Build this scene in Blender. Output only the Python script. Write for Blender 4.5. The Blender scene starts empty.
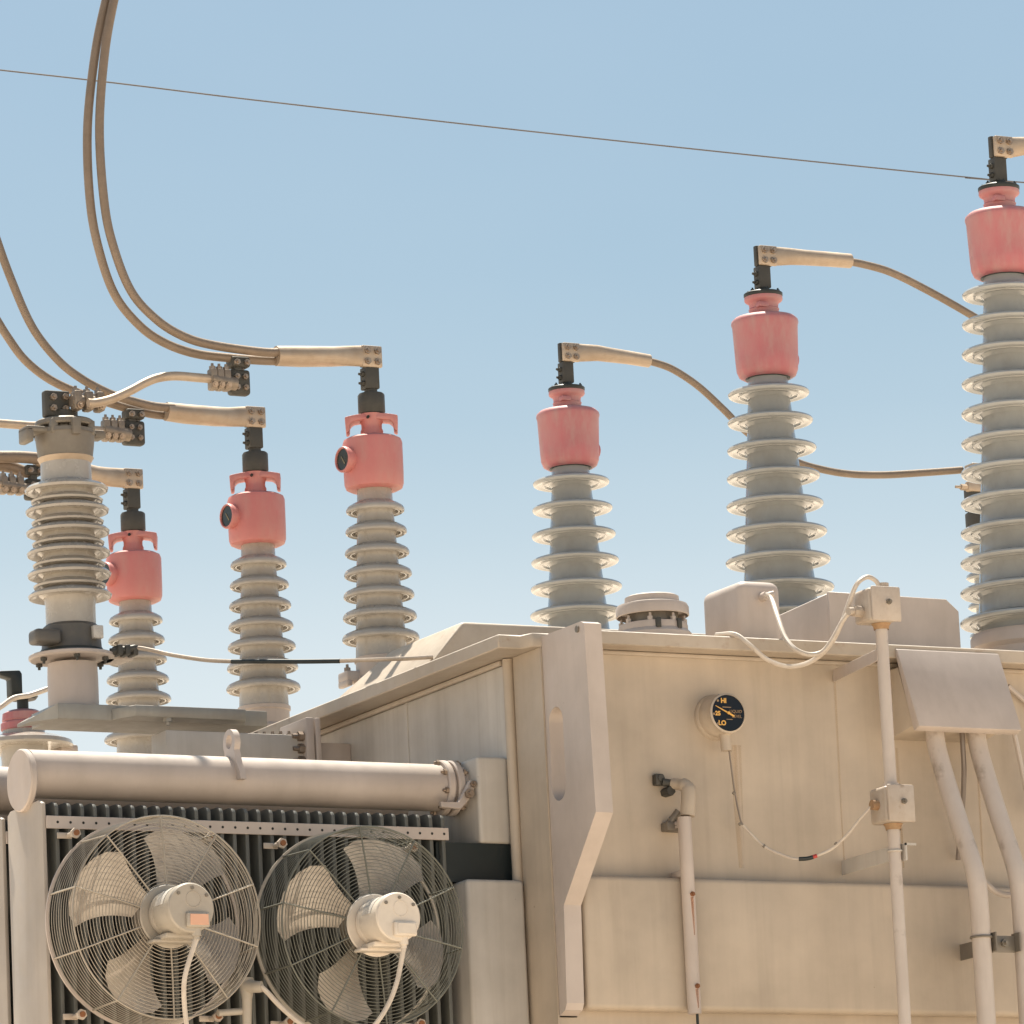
import bpy, bmesh, math, random
from mathutils import Vector, Matrix
random.seed(7)
PI = math.pi
V = Vector
sc = bpy.context.scene
COL = sc.collection

# ------------------------------------------------------------------ camera
FPX = 6150.0
TH, RO, YA = math.atan(1258/FPX), math.radians(2.75), math.radians(62)
FW = V((math.cos(TH)*math.cos(YA), math.cos(TH)*math.sin(YA), math.sin(TH)))
R0 = V((math.sin(YA), -math.cos(YA), 0))
U0 = R0.cross(FW)
RT = R0*math.cos(RO) - U0*math.sin(RO)
UP = R0*math.sin(RO) + U0*math.cos(RO)
CAM = V((-9.7662117, -18.2088206, 1.6))

def at(px, py, ax, v):
    """the point where the sight line through a picture point meets a plane of the place (x, y or z = v)"""
    r = FW + RT*((px-512)/FPX) - UP*((py-512)/FPX)
    k = 'xyz'.index(ax)
    return CAM + r*((v-CAM[k])/r[k])

def path(pts, y):
    """picture points -> points standing in the vertical plane y (or each with its own y as third value)"""
    return [at(p[0], p[1], 'y', p[2] if len(p) > 2 else y) for p in pts]

cd = bpy.data.cameras.new('camera')
cam = bpy.data.objects.new('camera', cd); COL.objects.link(cam)
cd.sensor_width = 36.0; cd.lens = 36.0*FPX/1024
cd.clip_start = 0.1; cd.clip_end = 5000
m = Matrix((RT, UP, -FW)).transposed().to_4x4(); m.translation = CAM
cam.matrix_world = m
sc.camera = cam

# ------------------------------------------------------------------ materials
def rgb(c): return (c[0], c[1], c[2], 1)

def material(name, base, rough=0.55, metal=0.0, dirt=None, dirt_amt=0.0, scale=(9, 9, 0.9), fine=0.06,
             bump=0.0, bump_scale=60, spec=0.5, rust=None, rust_amt=0.0, rust_scale=6.0, rust_at=(.62, .72), coat=0.0):
    mt = bpy.data.materials.new(name); mt.use_nodes = True
    nt = mt.node_tree; N, L = nt.nodes, nt.links
    p = N['Principled BSDF']
    p.inputs['Roughness'].default_value = rough
    p.inputs['Metallic'].default_value = metal
    p.inputs['Specular IOR Level'].default_value = spec
    p.inputs['Coat Weight'].default_value = coat; p.inputs['Coat Roughness'].default_value = .06
    tc = N.new('ShaderNodeTexCoord')
    def noise(sc_, det=4, vec=(1, 1, 1), off=0.0):
        mp = N.new('ShaderNodeMapping'); mp.inputs['Scale'].default_value = vec
        mp.inputs['Location'].default_value = (off, off*1.7, off*.3)
        L.new(tc.outputs['Object'], mp.inputs['Vector'])
        n = N.new('ShaderNodeTexNoise'); n.inputs['Scale'].default_value = sc_
        n.inputs['Detail'].default_value = det; n.inputs['Roughness'].default_value = .6
        L.new(mp.outputs['Vector'], n.inputs['Vector'])
        return n
    def ramp(src, a, b):
        r = N.new('ShaderNodeMapRange'); r.inputs['From Min'].default_value = a
        r.inputs['From Max'].default_value = b
        L.new(src, r.inputs['Value']); return r.outputs['Result']
    def mix(fac, c1, c2, k=1.0):
        mx = N.new('ShaderNodeMix'); mx.data_type = 'RGBA'
        mu = N.new('ShaderNodeMath'); mu.operation = 'MULTIPLY'; mu.inputs[1].default_value = k
        L.new(fac, mu.inputs[0]); L.new(mu.outputs[0], mx.inputs['Factor'])
        if isinstance(c1, tuple): mx.inputs['A'].default_value = rgb(c1)
        else: L.new(c1, mx.inputs['A'])
        if isinstance(c2, tuple): mx.inputs['B'].default_value = rgb(c2)
        else: L.new(c2, mx.inputs['B'])
        return mx.outputs['Result']
    lo = tuple(c*(1-fine*2.2) for c in base); hi = tuple(min(1, c*(1+fine)) for c in base)
    col = mix(ramp(noise(2.3, 5).outputs['Fac'], .35, .65), lo, hi)
    if dirt:
        s1 = ramp(noise(1.0, 5, scale, 3.1).outputs['Fac'], .42, .78)
        col = mix(s1, col, dirt, dirt_amt)
        s2 = ramp(noise(1.0, 6, tuple(q*3.3 for q in scale), 8.4).outputs['Fac'], .5, .8)
        col = mix(s2, col, dirt, dirt_amt*.7)
    if rust:
        s3 = ramp(noise(rust_scale, 6, (1, 1, 1), 5.2).outputs['Fac'], *rust_at)
        col = mix(s3, col, rust, rust_amt)
    L.new(col, p.inputs['Base Color'])
    rr = ramp(noise(18, 3, (1, 1, 1), 1.3).outputs['Fac'], .3, .7)
    ra = N.new('ShaderNodeMapRange'); ra.inputs['To Min'].default_value = max(.03, rough-.09)
    ra.inputs['To Max'].default_value = min(1, rough+.09)
    L.new(rr, ra.inputs['Value']); L.new(ra.outputs['Result'], p.inputs['Roughness'])
    if bump:
        b = N.new('ShaderNodeBump'); b.inputs['Strength'].default_value = bump; b.inputs['Distance'].default_value = .004
        L.new(noise(bump_scale, 4, (1, 1, 1), 2.2).outputs['Fac'], b.inputs['Height'])
        L.new(b.outputs['Normal'], p.inputs['Normal'])
    return mt

DIRT = (.24, .19, .14)
M = {}
M['paint'] = material('weathered_tank_paint', (.51, .425, .33), .5, 0, DIRT, .30, (6, 6, .35), .075, .12, 25, rust=(.20, .14, .09), rust_amt=.55, rust_scale=38, rust_at=(.735, .76))
M['panel'] = material('weathered_side_paint', (.54, .50, .445), .5, 0, DIRT, .34, (8, 8, .35), .075, .12, 25, rust=(.20, .14, .09), rust_amt=.5, rust_scale=38, rust_at=(.735, .76))
M['clean'] = material('light_grey_paint', (.52, .445, .39), .45, 0, DIRT, .22, (6, 6, 1.2), .06, .1, 30, rust=(.22, .15, .10), rust_amt=.5, rust_scale=42, rust_at=(.74, .765))
M['cover'] = material('cover_plate_paint', (.48, .41, .33), .55, 0, (.27, .19, .12), .35, (5, 5, 5), .06, .15, 40, rust=(.25, .12, .05), rust_amt=.35, rust_scale=14)
M['conduit'] = material('conduit_paint', (.56, .49, .43), .5, 0, (.30, .22, .17), .22, (12, 12, 3), .05, .1, 40, rust=(.22, .17, .13), rust_amt=.5, rust_scale=9)
M['rusty'] = material('rusty_box_paint', (.50, .43, .355), .5, 0, (.30, .20, .13), .45, (14, 14, 9), .08, .15, 40, rust=(.28, .16, .09), rust_amt=.7, rust_scale=16)
M['lid'] = material('stained_box_lid', (.55, .47, .39), .5, 0, (.33, .24, .17), .45, (16, 16, 10), .08, .15, 40, rust=(.25, .17, .11), rust_amt=.6, rust_scale=20, rust_at=(.60, .72))
M['rust'] = material('rust', (.27, .11, .045), .85, 0, (.10, .05, .03), .5, (30, 30, 30), .1, .3, 120)
M['hubrust'] = material('rust_stained_casting', (.40, .26, .14), .7, 0, (.25, .12, .06), .7, (30, 30, 30), .1, .3, 90)
M['porcelain_hv'] = material('grey_porcelain', (.375, .385, .375), .18, 0, (.20, .18, .15), .30, (7, 7, 4), .06, .02, 40, .58, coat=.5)
M['porcelain_lv'] = material('buff_grey_porcelain', (.43, .395, .345), .24, 0, (.22, .18, .14), .32, (9, 9, 5), .06, .02, 40, .55, coat=.25)
M['pink'] = material('faded_red_paint', (.48, .155, .165), .5, 0, (.44, .31, .28), .9, (6, 6, 2), .08, .1, 40)
M['pink_lv'] = material('salmon_red_paint', (.55, .19, .175), .5, 0, (.50, .30, .25), .6, (8, 8, 3), .06, .1, 40)
M['dark'] = material('dark_tinned_metal', (.062, .060, .052), .6, .15, (.10, .085, .065), .4, (12, 12, 12), .1, .1, 60)
M['black'] = material('black_rubber_and_gap_shade', (.012, .018, .018), .5)
M['lug'] = material('aged_aluminium_lug', (.50, .40, .30), .48, .35, (.30, .20, .12), .45, (9, 9, 9), .08, .15, 60)
M['clamp'] = material('cast_clamp_metal', (.30, .245, .19), .5, .45, (.14, .10, .07), .5, (22, 22, 22), .1, .2, 90)
M['bolt'] = material('bolt_steel', (.36, .29, .23), .4, .7, (.2, .13, .09), .5, (40, 40, 40), .1)
M['strand'] = material('weathered_conductor', (.27, .205, .15), .55, .3, (.16, .12, .085), .4, (30, 30, 30), .08, .35, 160)
M['greymetal'] = material('grey_cast_metal', (.21, .185, .15), .5, .2, (.13, .10, .08), .4, (12, 12, 12), .08, .2, 70)
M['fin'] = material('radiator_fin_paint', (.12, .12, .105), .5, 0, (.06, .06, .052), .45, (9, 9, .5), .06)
M['wire'] = material('galvanised_guard_wire', (.40, .355, .29), .45, .3, (.26, .21, .16), .4, (20, 20, 20), .06)
M['wire_dull'] = material('dull_guard_wire', (.17, .17, .14), .5, .3, (.11, .105, .085), .4, (20, 20, 20), .06)
M['blade'] = material('fan_blade_metal', (.64, .58, .51), .36, .35, (.36, .30, .25), .5, (8, 8, 8), .06)
M['motor'] = material('motor_grey_paint', (.43, .385, .32), .45, 0, DIRT, .3, (9, 9, 9), .05)
M['motor_white'] = material('motor_white_paint', (.72, .64, .54), .42, 0, DIRT, .2, (9, 9, 9), .05)
M['plate_peach'] = material('salmon_nameplate', (.70, .40, .27), .5)
M['sticker'] = material('grey_sticker', (.62, .58, .52), .4, 0, (.15, .14, .13), .5, (60, 60, 60), .05)
M['cord'] = material('pale_cord_jacket', (.60, .53, .45), .5, 0, (.28, .2, .14), .35, (25, 25, 25), .06)
M['bond'] = material('weathered_bond_strand', (.42, .35, .28), .5, .2, (.2, .15, .11), .4, (30, 30, 30), .08)
M['thin'] = material('grey_capillary', (.24, .20, .17), .5, .3)
M['face'] = material('gauge_face_black', (.006, .010, .017), .35, spec=.25)
M['ochre'] = material('ochre_lettering', (.75, .42, .10), .5)
M['cream'] = material('cream_dial', (.5, .45, .33), .4)
M['dimcream'] = material('dim_dial_hand', (.20, .17, .10), .5)
M['dim'] = material('dim_bronze_lettering', (.30, .20, .11), .5)
M['wiredark'] = material('overhead_wire_metal', (.10, .095, .10), .5, .3)
M['hole'] = material('shadowed_hole', (.02, .02, .018), .8)
M['band'] = material('dark_grey_casting', (.115, .108, .095), .5, .1, (.17, .14, .11), .4, (12, 12, 6), .1, .2, 70)
M['galv'] = material('dull_galvanised_steel', (.36, .34, .295), .5, .15, (.18, .15, .12), .35, (9, 9, 3), .08, .1, 40)
M['post'] = material('end_plate_paint', (.46, .40, .335), .5, 0, DIRT, .2, (8, 8, .5), .06, .1, 30, rust=(.22, .15, .10), rust_amt=.5, rust_scale=30, rust_at=(.74, .765))
M['ground'] = material('pale_gravel', (.66, .555, .445), .9, 0, (.55, .45, .35), .5, (.3, .3, .3), .08, .5, 8)
M['glass'] = material('dial_glass', (.03, .035, .03), .08)
M['red_tape'] = material('red_tape', (.45, .05, .04), .5)

# ------------------------------------------------------------------ mesh helpers
ORG = {}
class MB:
    def __init__(s): s.bm = bmesh.new()
    def box(s, x0, x1, y0, y1, z0, z1, bev=0.0, seg=2):
        return s.hexa([(x0, y0, z0), (x1, y0, z0), (x1, y1, z0), (x0, y1, z0), (x0, y0, z1), (x1, y0, z1), (x1, y1, z1), (x0, y1, z1)], bev, seg)
    def hexa(s, p, bev=0.0, seg=2):
        t = bmesh.new()
        v = [t.verts.new(q) for q in p]
        for f in ((3, 2, 1, 0), (4, 5, 6, 7), (0, 1, 5, 4), (1, 2, 6, 5), (2, 3, 7, 6), (3, 0, 4, 7)): t.faces.new([v[i] for i in f])
        return s._add(t, bev, seg)
    def _add(s, t, bev=0.0, seg=2):
        bmesh.ops.recalc_face_normals(t, faces=t.faces)
        if bev: bmesh.ops.bevel(t, geom=list(t.edges), offset=bev, segments=seg, affect='EDGES', profile=.5, clamp_overlap=True)
        me = bpy.data.meshes.new('tmp'); t.to_mesh(me); t.free(); s.bm.from_mesh(me); bpy.data.meshes.remove(me)
        return s
    def prism(s, pts, ext, bev=0.0, seg=2):
        t = bmesh.new(); ext = V(ext)
        a = [t.verts.new(V(q)) for q in pts]; b = [t.verts.new(V(q)+ext) for q in pts]
        n = len(a)
        t.faces.new(a); t.faces.new(list(reversed(b)))
        for i in range(n): t.faces.new([a[(i+1) % n], a[i], b[i], b[(i+1) % n]])
        return s._add(t, bev, seg)
    def tube(s, pts, r, seg=10, smooth=0, closed=False, caps=True):
        pts = [V(p) for p in pts]
        if smooth: pts = catmull(pts, smooth)
        n = len(pts)
        rad = r if isinstance(r, (list, tuple)) else [r]*n
        if len(rad) != n:
            rad = [rad[min(len(rad)-1, int(i/(n-1)*(len(rad)-1)))] for i in range(n)]
        rings = []; u = None
        for i, p in enumerate(pts):
            if closed: d = pts[(i+1) % n]-pts[i-1]
            else: d = pts[min(i+1, n-1)]-pts[max(i-1, 0)]
            d.normalize()
            if u is None:
                u = d.orthogonal().normalized()
            else:
                u = (u - d*u.dot(d)).normalized()
            w = d.cross(u)
            rings.append([s.bm.verts.new(p + (u*math.cos(2*PI*k/seg) + w*math.sin(2*PI*k/seg))*rad[i]) for k in range(seg)])
        for i in range(n if closed else n-1):
            a, b = rings[i], rings[(i+1) % n]
            for k in range(seg): s.bm.faces.new([a[k], a[(k+1) % seg], b[(k+1) % seg], b[k]])
        if caps and not closed:
            s.bm.faces.new(list(reversed(rings[0]))); s.bm.faces.new(rings[-1])
        return s
    def cyl(s, p0, p1, r0, r1=None, seg=20):
        return s.tube([p0, p1], [r0, r0 if r1 is None else r1], seg)
    def lathe(s, prof, o=(0, 0, 0), axis='z', seg=48, sx=1.0):
        """prof: (radius, height) list, from one end to the other; axis 'z' up, '-y' towards the front, '-x' to the side"""
        o = V(o); rings = []
        def pt(r, h, a):
            c, q = r*math.cos(a), r*math.sin(a)
            if axis == 'z': return o + V((c*sx, q, h))
            if axis == '-y': return o + V((c, -h, q))
            if axis == '-x': return o + V((-h, c, q))
        for r, h in prof:
            if r < 1e-6: rings.append([s.bm.verts.new(pt(0, h, 0))])
            else: rings.append([s.bm.verts.new(pt(r, h, 2*PI*k/seg)) for k in range(seg)])
        fs = []
        for a, b in zip(rings, rings[1:]):
            for k in range(seg):
                k2 = (k+1) % seg
                if len(a) == 1 and len(b) == 1: continue
                if len(a) == 1: fs.append(s.bm.faces.new([a[0], b[k2], b[k]]))
                elif len(b) == 1: fs.append(s.bm.faces.new([a[k], a[k2], b[0]]))
                else: fs.append(s.bm.faces.new([a[k], a[k2], b[k2], b[k]]))
        bmesh.ops.recalc_face_normals(s.bm, faces=fs)
        return s
    def ring(s, c, R, r, axis='-y', seg=64, mn=5):
        c = V(c); pts = []
        for k in range(seg):
            a = 2*PI*k/seg
            if axis == '-y': pts.append(c + V((R*math.cos(a), 0, R*math.sin(a))))
            elif axis == 'z': pts.append(c + V((R*math.cos(a), R*math.sin(a), 0)))
            else: pts.append(c + V((0, R*math.cos(a), R*math.sin(a))))
        return s.tube(pts, r, mn, closed=True)
    def bolt(s, p, d, r=.012, h=.012):
        p = V(p); d = V(d).normalized()
        s.tube([p, p+d*h], [r, r], 6)
        return s.tube([p+d*h, p+d*(h*1.9)], [r*.5, r*.45], 8)
    def build(s, name, mat, parent=None, origin=None, angle=38):
        o_ = V(origin) if origin is not None else (ORG.get(parent.name, V((0, 0, 0))) if parent else V((0, 0, 0)))
        bmesh.ops.translate(s.bm, verts=s.bm.verts, vec=-o_)
        me = bpy.data.meshes.new(name); s.bm.to_mesh(me); s.bm.free()
        me.materials.append(mat)
        me.polygons.foreach_set('use_smooth', [True]*len(me.polygons))
        me.set_sharp_from_angle(angle=math.radians(angle))
        o = bpy.data.objects.new(name, me); COL.objects.link(o)
        if parent: o.parent = parent
        else: o.location = o_
        ORG[o.name] = o_
        return o

class Bolts:
    """each bolt, screw or rivet becomes an object of its own"""
    def __init__(s): s.l = []
    def bolt(s, p, d, r=.012, h=.012): s.l.append((V(p), V(d), r, h)); return s
    def build(s, name, mat, parent):
        for p, d, r, h in s.l:
            q = MB(); q.bolt(p, d, r, h); q.build(name, mat, parent)

def catmull(p, k):
    q = [p[0]*2-p[1]] + list(p) + [p[-1]*2-p[-2]]
    out = []
    for i in range(1, len(q)-2):
        a, b, c, d = q[i-1], q[i], q[i+1], q[i+2]
        for j in range(k):
            t = j/k
            out.append(((b*2) + (c-a)*t + (a*2-b*5+c*4-d)*t*t + (b*3-a-c*3+d)*t**3)*.5)
    out.append(q[-2])
    return out

def tag(o, label, cat, group=None, kind=None):
    if label: o['label'] = label
    if cat: o['category'] = cat
    if group: o['group'] = group
    if kind: o['kind'] = kind
    return o
def thing(name, loc, label, cat, group=None):
    o = bpy.data.objects.new(name, None); COL.objects.link(o)
    o.empty_display_size = .2
    o.location = loc; ORG[o.name] = V(loc)
    return tag(o, label, cat, group)
def dup(root, loc, label, group=None):
    r = root.copy(); COL.objects.link(r); r.location = loc; r['label'] = label
    if group: r['group'] = group
    for ch in list(root.children):
        c = ch.copy(); COL.objects.link(c); c.parent = r
        for g in list(ch.children):
            d = g.copy(); COL.objects.link(d); d.parent = c
    return r

# ------------------------------------------------------------------ ground
g = MB()
S = 1500
vs = [g.bm.verts.new(q) for q in ((-S, -S, 0), (S, -S, 0), (S, S, 0), (-S, S, 0))]
g.bm.faces.new(vs)
tag(g.build('ground', M['ground']), None, None, kind='structure')

# ------------------------------------------------------------------ transformer tank
ZC, ZB = 5.40, 5.352
T = thing('transformer_tank', (0, 0, 0), 'large weathered beige steel transformer tank with flanged cover and slotted lifting plate', 'transformer')
b = MB(); b.box(0, 4.7, 0, 5.7, .35, ZB)
b.build('tank_wall', M['paint'], T)
# side skin of the left wall: a greyer base colour, with the corner pad and bead
b = MB(); b.box(-.012, 0.003, .215, 5.69, .4, ZB-.02)
b.build('side_panel', M['panel'], T)
b = MB(); b.box(-.003, .003, -.0035, .198, .4, ZB-.003); b.tube([(-.012, .222, .45), (-.012, .222, ZB-.004)], .019, 12)
b.build('corner_stiffener', M['paint'], T)
b = MB(); b.tube([(-.014, 1.0, 4.3), (-.014, 1.0, ZB-.01)], .0035, 6)
b.build('weld_seam', M['panel'], T)
# cover with its flange
b = MB()
b.prism([(-.135, .05, ZB), (-.05, .05, ZB), (-.03, -.003, ZB), (.075, -.003, ZB), (.075, -.1, ZB), (4.8, -.1, ZB), (4.8, 5.8, ZB), (-.135, 5.8, ZB)], (0, 0, ZC-ZB), .004, 1)
b.build('cover_plate', M['cover'], T)
b = MB()
b.box(.076, 4.69, -.012, -.001, 5.336, ZB-.002, .004); b.box(-.03, -.013, .25, 5.68, 5.332, ZB-.002, .005)
b.build('flange_weld', M['cover'], T)
# lower stiffening box along the front wall
zt = at(640, 876, 'y', -.068)[2]; zb = at(640, 1010, 'y', -.068)[2]
b = MB(); b.box(.083, 4.6, -.068, -.0005, zb, zt, .02, 4)
b.build('stiffener_box', M['paint'], T)
b = MB(); b.box(-.02, 4.72, -.05, .04, .35, zb-.32, .01)
b.build('base_skirt', M['paint'], T)
# lifting plate with its slot
pl = [at(*q, 'x', .006) for q in ((541, 637), (581, 621.5), (584.5, 623), (596.5, 812), (564.5, 905), (567.5, 1003), (566, 1010), (560, 1016), (547, 1021))]
pl = [V((.0035, min(q.y, -.004), q.z)) for q in pl]
sl_lo, sl_hi = at(556, 793, 'x', .006), at(554.5, 716, 'x', .006)
sy = (sl_lo.y+sl_hi.y)/2-.016
slot = []
R_ = .050
for k in range(13):
    a = PI*k/12; slot.append(V((.006, sy+R_*math.cos(a), sl_hi.z+R_*math.sin(a)-.02)))
for k in range(13):
    a = PI+PI*k/12; slot.append(V((.006, sy+R_*math.cos(a), sl_lo.z+R_*math.sin(a)+.02)))
def plate_with_hole(outline, hole, ext):
    """a plate with a hole, thick along ext"""
    t = bmesh.new(); ext = V(ext)
    def loop(pts, dz):
        vs = [t.verts.new(p+dz) for p in pts]
        return vs, [t.edges.new((vs[i], vs[(i+1) % len(vs)])) for i in range(len(vs))]
    for dz in (V((0, 0, 0)), ext):
        va, ea = loop(outline, dz); vb, eb = loop(hole, dz)
        bmesh.ops.triangle_fill(t, use_beauty=True, use_dissolve=True, edges=ea+eb)
        if dz.length == 0: A, B = va, vb
    for P0, P1 in ((A, va), (B, vb)):
        n = len(P0)
        for i in range(n): t.faces.new([P0[i], P0[(i+1) % n], P1[(i+1) % n], P1[i]])
    bmesh.ops.recalc_face_normals(t, faces=t.faces)
    mb = MB(); me = bpy.data.meshes.new('tmp'); t.to_mesh(me); t.free(); mb.bm.from_mesh(me); bpy.data.meshes.remove(me)
    return mb
lp = plate_with_hole(pl, slot, (.066, 0, 0))
h = at(580, 627, 'x', .006)
lpo = lp.build('lifting_plate', M['clean'], T, angle=25)
b = MB(); b.cyl((.0055, h.y+.012, h.z-.005), (-.002, h.y+.012, h.z-.005), .012)
b.build('plug', M['greymetal'], lpo)
# hood 1 (sloping end, lit from above) and hood 2 on the cover
b = MB()
zr = 5.575
b.hexa([(-.085, .70, ZC), (1.1, .70, ZC), (1.1, 1.3, ZC), (-.085, 1.5, ZC), (.07, .70, zr), (1.1, .70, zr), (1.1, 1.2, zr), (.07, 1.27, zr)], .012, 2)
b.build('sloped_hood', M['cover'], T)
y2 = .25
fl, fr = at(828, 591.5, 'y', y2), at(958, 599, 'y', y2)
b = MB()
b.prism([(fl.x, y2, ZC), (fr.x, y2, ZC), (fr.x, y2, fr.z-.045), (fr.x-.05, y2, fr.z-.003), (fl.x, y2, fl.z)], (0, .012, 0), .002, 1)
b.hexa([(fl.x+.002, y2+.012, ZC), (fr.x-.06, y2+.012, ZC), (fr.x-.06, .68, ZC), (fl.x+.002, .68, ZC),
        (fl.x+.002, y2+.012, fl.z-.004), (fr.x-.06, y2+.012, fl.z-.004), (fr.x-.06, .68, fl.z-.02), (fl.x+.002, .68, fl.z-.02)], .004, 1)
b.build('terminal_hood', M['clean'], T)
# handhole dome with rounded corners
b = MB()
b.box(.86, 1.032, .11, .39, ZC+.02, 5.65, .034, 5)
b.box(.83, 1.05, .09, .41, ZC, ZC+.03, .006)
b.build('handhole_box', M['clean'], T)
b = MB()
gp = at(763, 597, 'y', .105)
b.cyl(gp+V((0, .01, 0)), gp+V((0, -.03, .0)), .016); b.cyl(gp+V((0, -.03, 0)), gp+V((.02, -.045, .004)), .011)
b.build('cable_gland', M['clean'], T)
# side pockets that feed the coolers
b = MB(); b.box(-.135, -.0125, .25, .95, 4.712, 5.012, .012, 3)
b.build('upper_pocket', M['panel'], T)
b = MB(); b.box(-.235, -.0125, .175, .95, 2.2, 4.575, .016, 3)
b.build('lower_pocket', M['panel'], T)
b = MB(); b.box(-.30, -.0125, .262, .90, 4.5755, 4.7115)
b.build('gap_shade_block', M['black'], T)  # added black block: deep shade between the pockets put into its colour
# rust and dirt runs below the flange, as thin deposits on the wall
def run(name, px, y0, y1, w, plane='y', v=-.0018, mat=None):
    a, c = at(px, y0, plane, v), at(px+(y1-y0)*.055, y1, plane, v)
    n = 14; q = MB(); L_, R2 = [], []
    for i in range(n+1):
        t = i/n; ww = w*(1-.55*t)*.5
        p = a.lerp(c, t)
        L_.append(q.bm.verts.new(p-V((ww, 0, 0)))); R2.append(q.bm.verts.new(p+V((ww, 0, 0))))
    for i in range(n): q.bm.faces.new([L_[i], L_[i+1], R2[i+1], R2[i]])
    return q.build(name, mat, T)
def translucent(name, col, amt):
    mt = material(name, col, .7, 0); nt = mt.node_tree; N, L = nt.nodes, nt.links
    tc = N.new('ShaderNodeTexCoord'); mp = N.new('ShaderNodeMapping'); mp.inputs['Scale'].default_value = (60, 60, 1.2)
    n = N.new('ShaderNodeTexNoise'); n.inputs['Scale'].default_value = 1; n.inputs['Detail'].default_value = 5
    r = N.new('ShaderNodeMapRange'); r.inputs['From Min'].default_value = .35; r.inputs['From Max'].default_value = .75; r.inputs['To Max'].default_value = amt
    L.new(tc.outputs['Object'], mp.inputs['Vector']); L.new(mp.outputs['Vector'], n.inputs['Vector'])
    L.new(n.outputs['Fac'], r.inputs['Value']); L.new(r.outputs['Result'], N['Principled BSDF'].inputs['Alpha'])
    return mt
M['run'] = translucent('ochre_rust_run', (.54, .36, .19), .42)
M['run4'] = translucent('thin_rust_trickle', (.45, .17, .06), .85)
run('rust_run', 834, 675, 868, .012, mat=M['run'])
run('rust_run', 735, 745, 868, .05, mat=M['run'])
run('rust_run', 897, 748, 868, .014, mat=M['run'])
run('rust_run', 977, 755, 868, .012, mat=M['run'])

# ------------------------------------------------------------------ bushings
def hv_bushing(loc):
    """tall bushing with flat disc sheds; loc is its foot on the cover"""
    t = thing('high_voltage_bushing', loc, 'tall', 'bushing')
    z = lambda q: loc[2] + q
    x, y = loc[0], loc[1]
    o = (x, y, loc[2])
    n, z0, pit = 12, 1.450, .1117
    core = lambda k: .080 + .0085*k
    prof = [(0, 1.56), (core(0)-.002, 1.56)]
    for k in range(n):
        R = .161+.0076*k; zc = z0-pit*k; c = core(k)
        prof += [(c, zc+.032), (c+.008, zc+.020), (R*.7, zc+.010), (R-.010, zc+.0075), (R-.003, zc+.004), (R, zc-.002), (R-.0015, zc-.008), (R-.006, zc-.0125), (R-.014, zc-.014),
                 (R-.022, zc-.011), (c+(R-c)*.52, zc-.010), (c+(R-c)*.48, zc-.014), (c+(R-c)*.42, zc-.014), (c+(R-c)*.37, zc-.009), (c+.012, zc-.011), (c+.002, zc-.024)]
    prof += [(core(n)+.004, z0-pit*(n-1)-.06), (core(n)+.006, .17)]
    MB().lathe(prof, o, seg=64).build('insulator', M['porcelain_hv'], t)
    MB().lathe([(core(n)+.006, .172), (core(n)+.02, .17), (core(n)+.028, .155), (core(n)+.028, .12), (core(n)+.012, .105), (core(n)+.01, .04), (.26, .035), (.26, 0), (0, 0)], o, seg=64).build('mounting_flange', M['clean'], t)
    oc = (x, y, loc[2]-.022); od = (x, y, loc[2]-.025)
    cap = MB().lathe([(.07, 1.532), (.095, 1.530), (.112, 1.540), (.121, 1.562), (.1235, 1.60), (.129, 1.738), (.133, 1.752), (.131, 1.763), (.118, 1.775), (.06, 1.786), (.055, 1.80)], oc).build('cap', M['pink'], t)
    MB().lathe([(.058, 1.775), (.0585, 1.806), (.061, 1.812), (.057, 1.816), (.058, 1.832), (.062, 1.838), (.073, 1.845), (.076, 1.851), (.075, 1.862)], od, seg=32).box(x-.055, x-.012, y-.062, y-.03, z(1.785), z(1.806), .004).build('neck', M['pink'], t)
    MB().lathe([(.06, 1.5285), (.088, 1.5285), (.09, 1.534), (.06, 1.536)], oc, seg=48).build('gasket', M['black'], t)
    q = MB().lathe([(.074, 1.862), (.077, 1.866), (.077, 1.876), (.072, 1.880), (0, 1.880)], od, seg=32)
    q.lathe([(.026, 1.880), (.026, 1.90)], od, seg=16)
    for k in range(6):
        a = k*PI/3+.3; q.bolt((x+.06*math.cos(a), y+.06*math.sin(a), z(1.855)), (0, 0, 1), .008, .007)
    q.build('top_seal', M['black'], t)
    q = MB(); q.box(x-.025, x+.027, y-.025, y+.025, z(1.872), z(1.962), .005)
    q.box(x-.028, x+.042, y-.011, y+.011, z(1.962), z(2.045), .004)
    q.build('terminal_stud', M['dark'], t)
    q = Bolts()
    for dz in (1.895, 1.93): q.bolt((x-.025, y-.004, z(dz)), (-1, 0, 0), .011, .011)
    q.build('stud_bolt', M['dark'], t)
    # oil gauge on the far right side of the cap
    d = MB().lathe([(.045, 0), (.045, .022), (.036, .026), (0, .026)], (0, 0, 0), '-x', seg=24)
    bmesh.ops.rotate(d.bm, verts=d.bm.verts, cent=(0, 0, 0), matrix=Matrix.Rotation(PI*1.12, 3, 'Z'))
    bmesh.ops.translate(d.bm, verts=d.bm.verts, vec=V((x+.118, y+.045, z(1.60))))
    d.build('oil_gauge', M['pink'], cap, origin=loc)
    return t
GH = 'row of tall pink capped bushings on the right of the transformer'
HVL = ['large pink capped grey bushing cut by the right edge, nearest of its row',
       'pink capped grey disc bushing, middle one of the right row, rising behind the handhole box',
       'pink capped grey disc bushing, farthest of the right row, rising behind the pressure relief vent']
HVP = [(2.236, .41), (2.214, 2.13), (2.243, 3.84)]
hv = hv_bushing((*HVP[0], ZC)); tag(hv, HVL[0], 'bushing', GH)
for (x, y), l in list(zip(HVP, HVL))[1:]: dup(hv, (x, y, ZC), l, GH)

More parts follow.
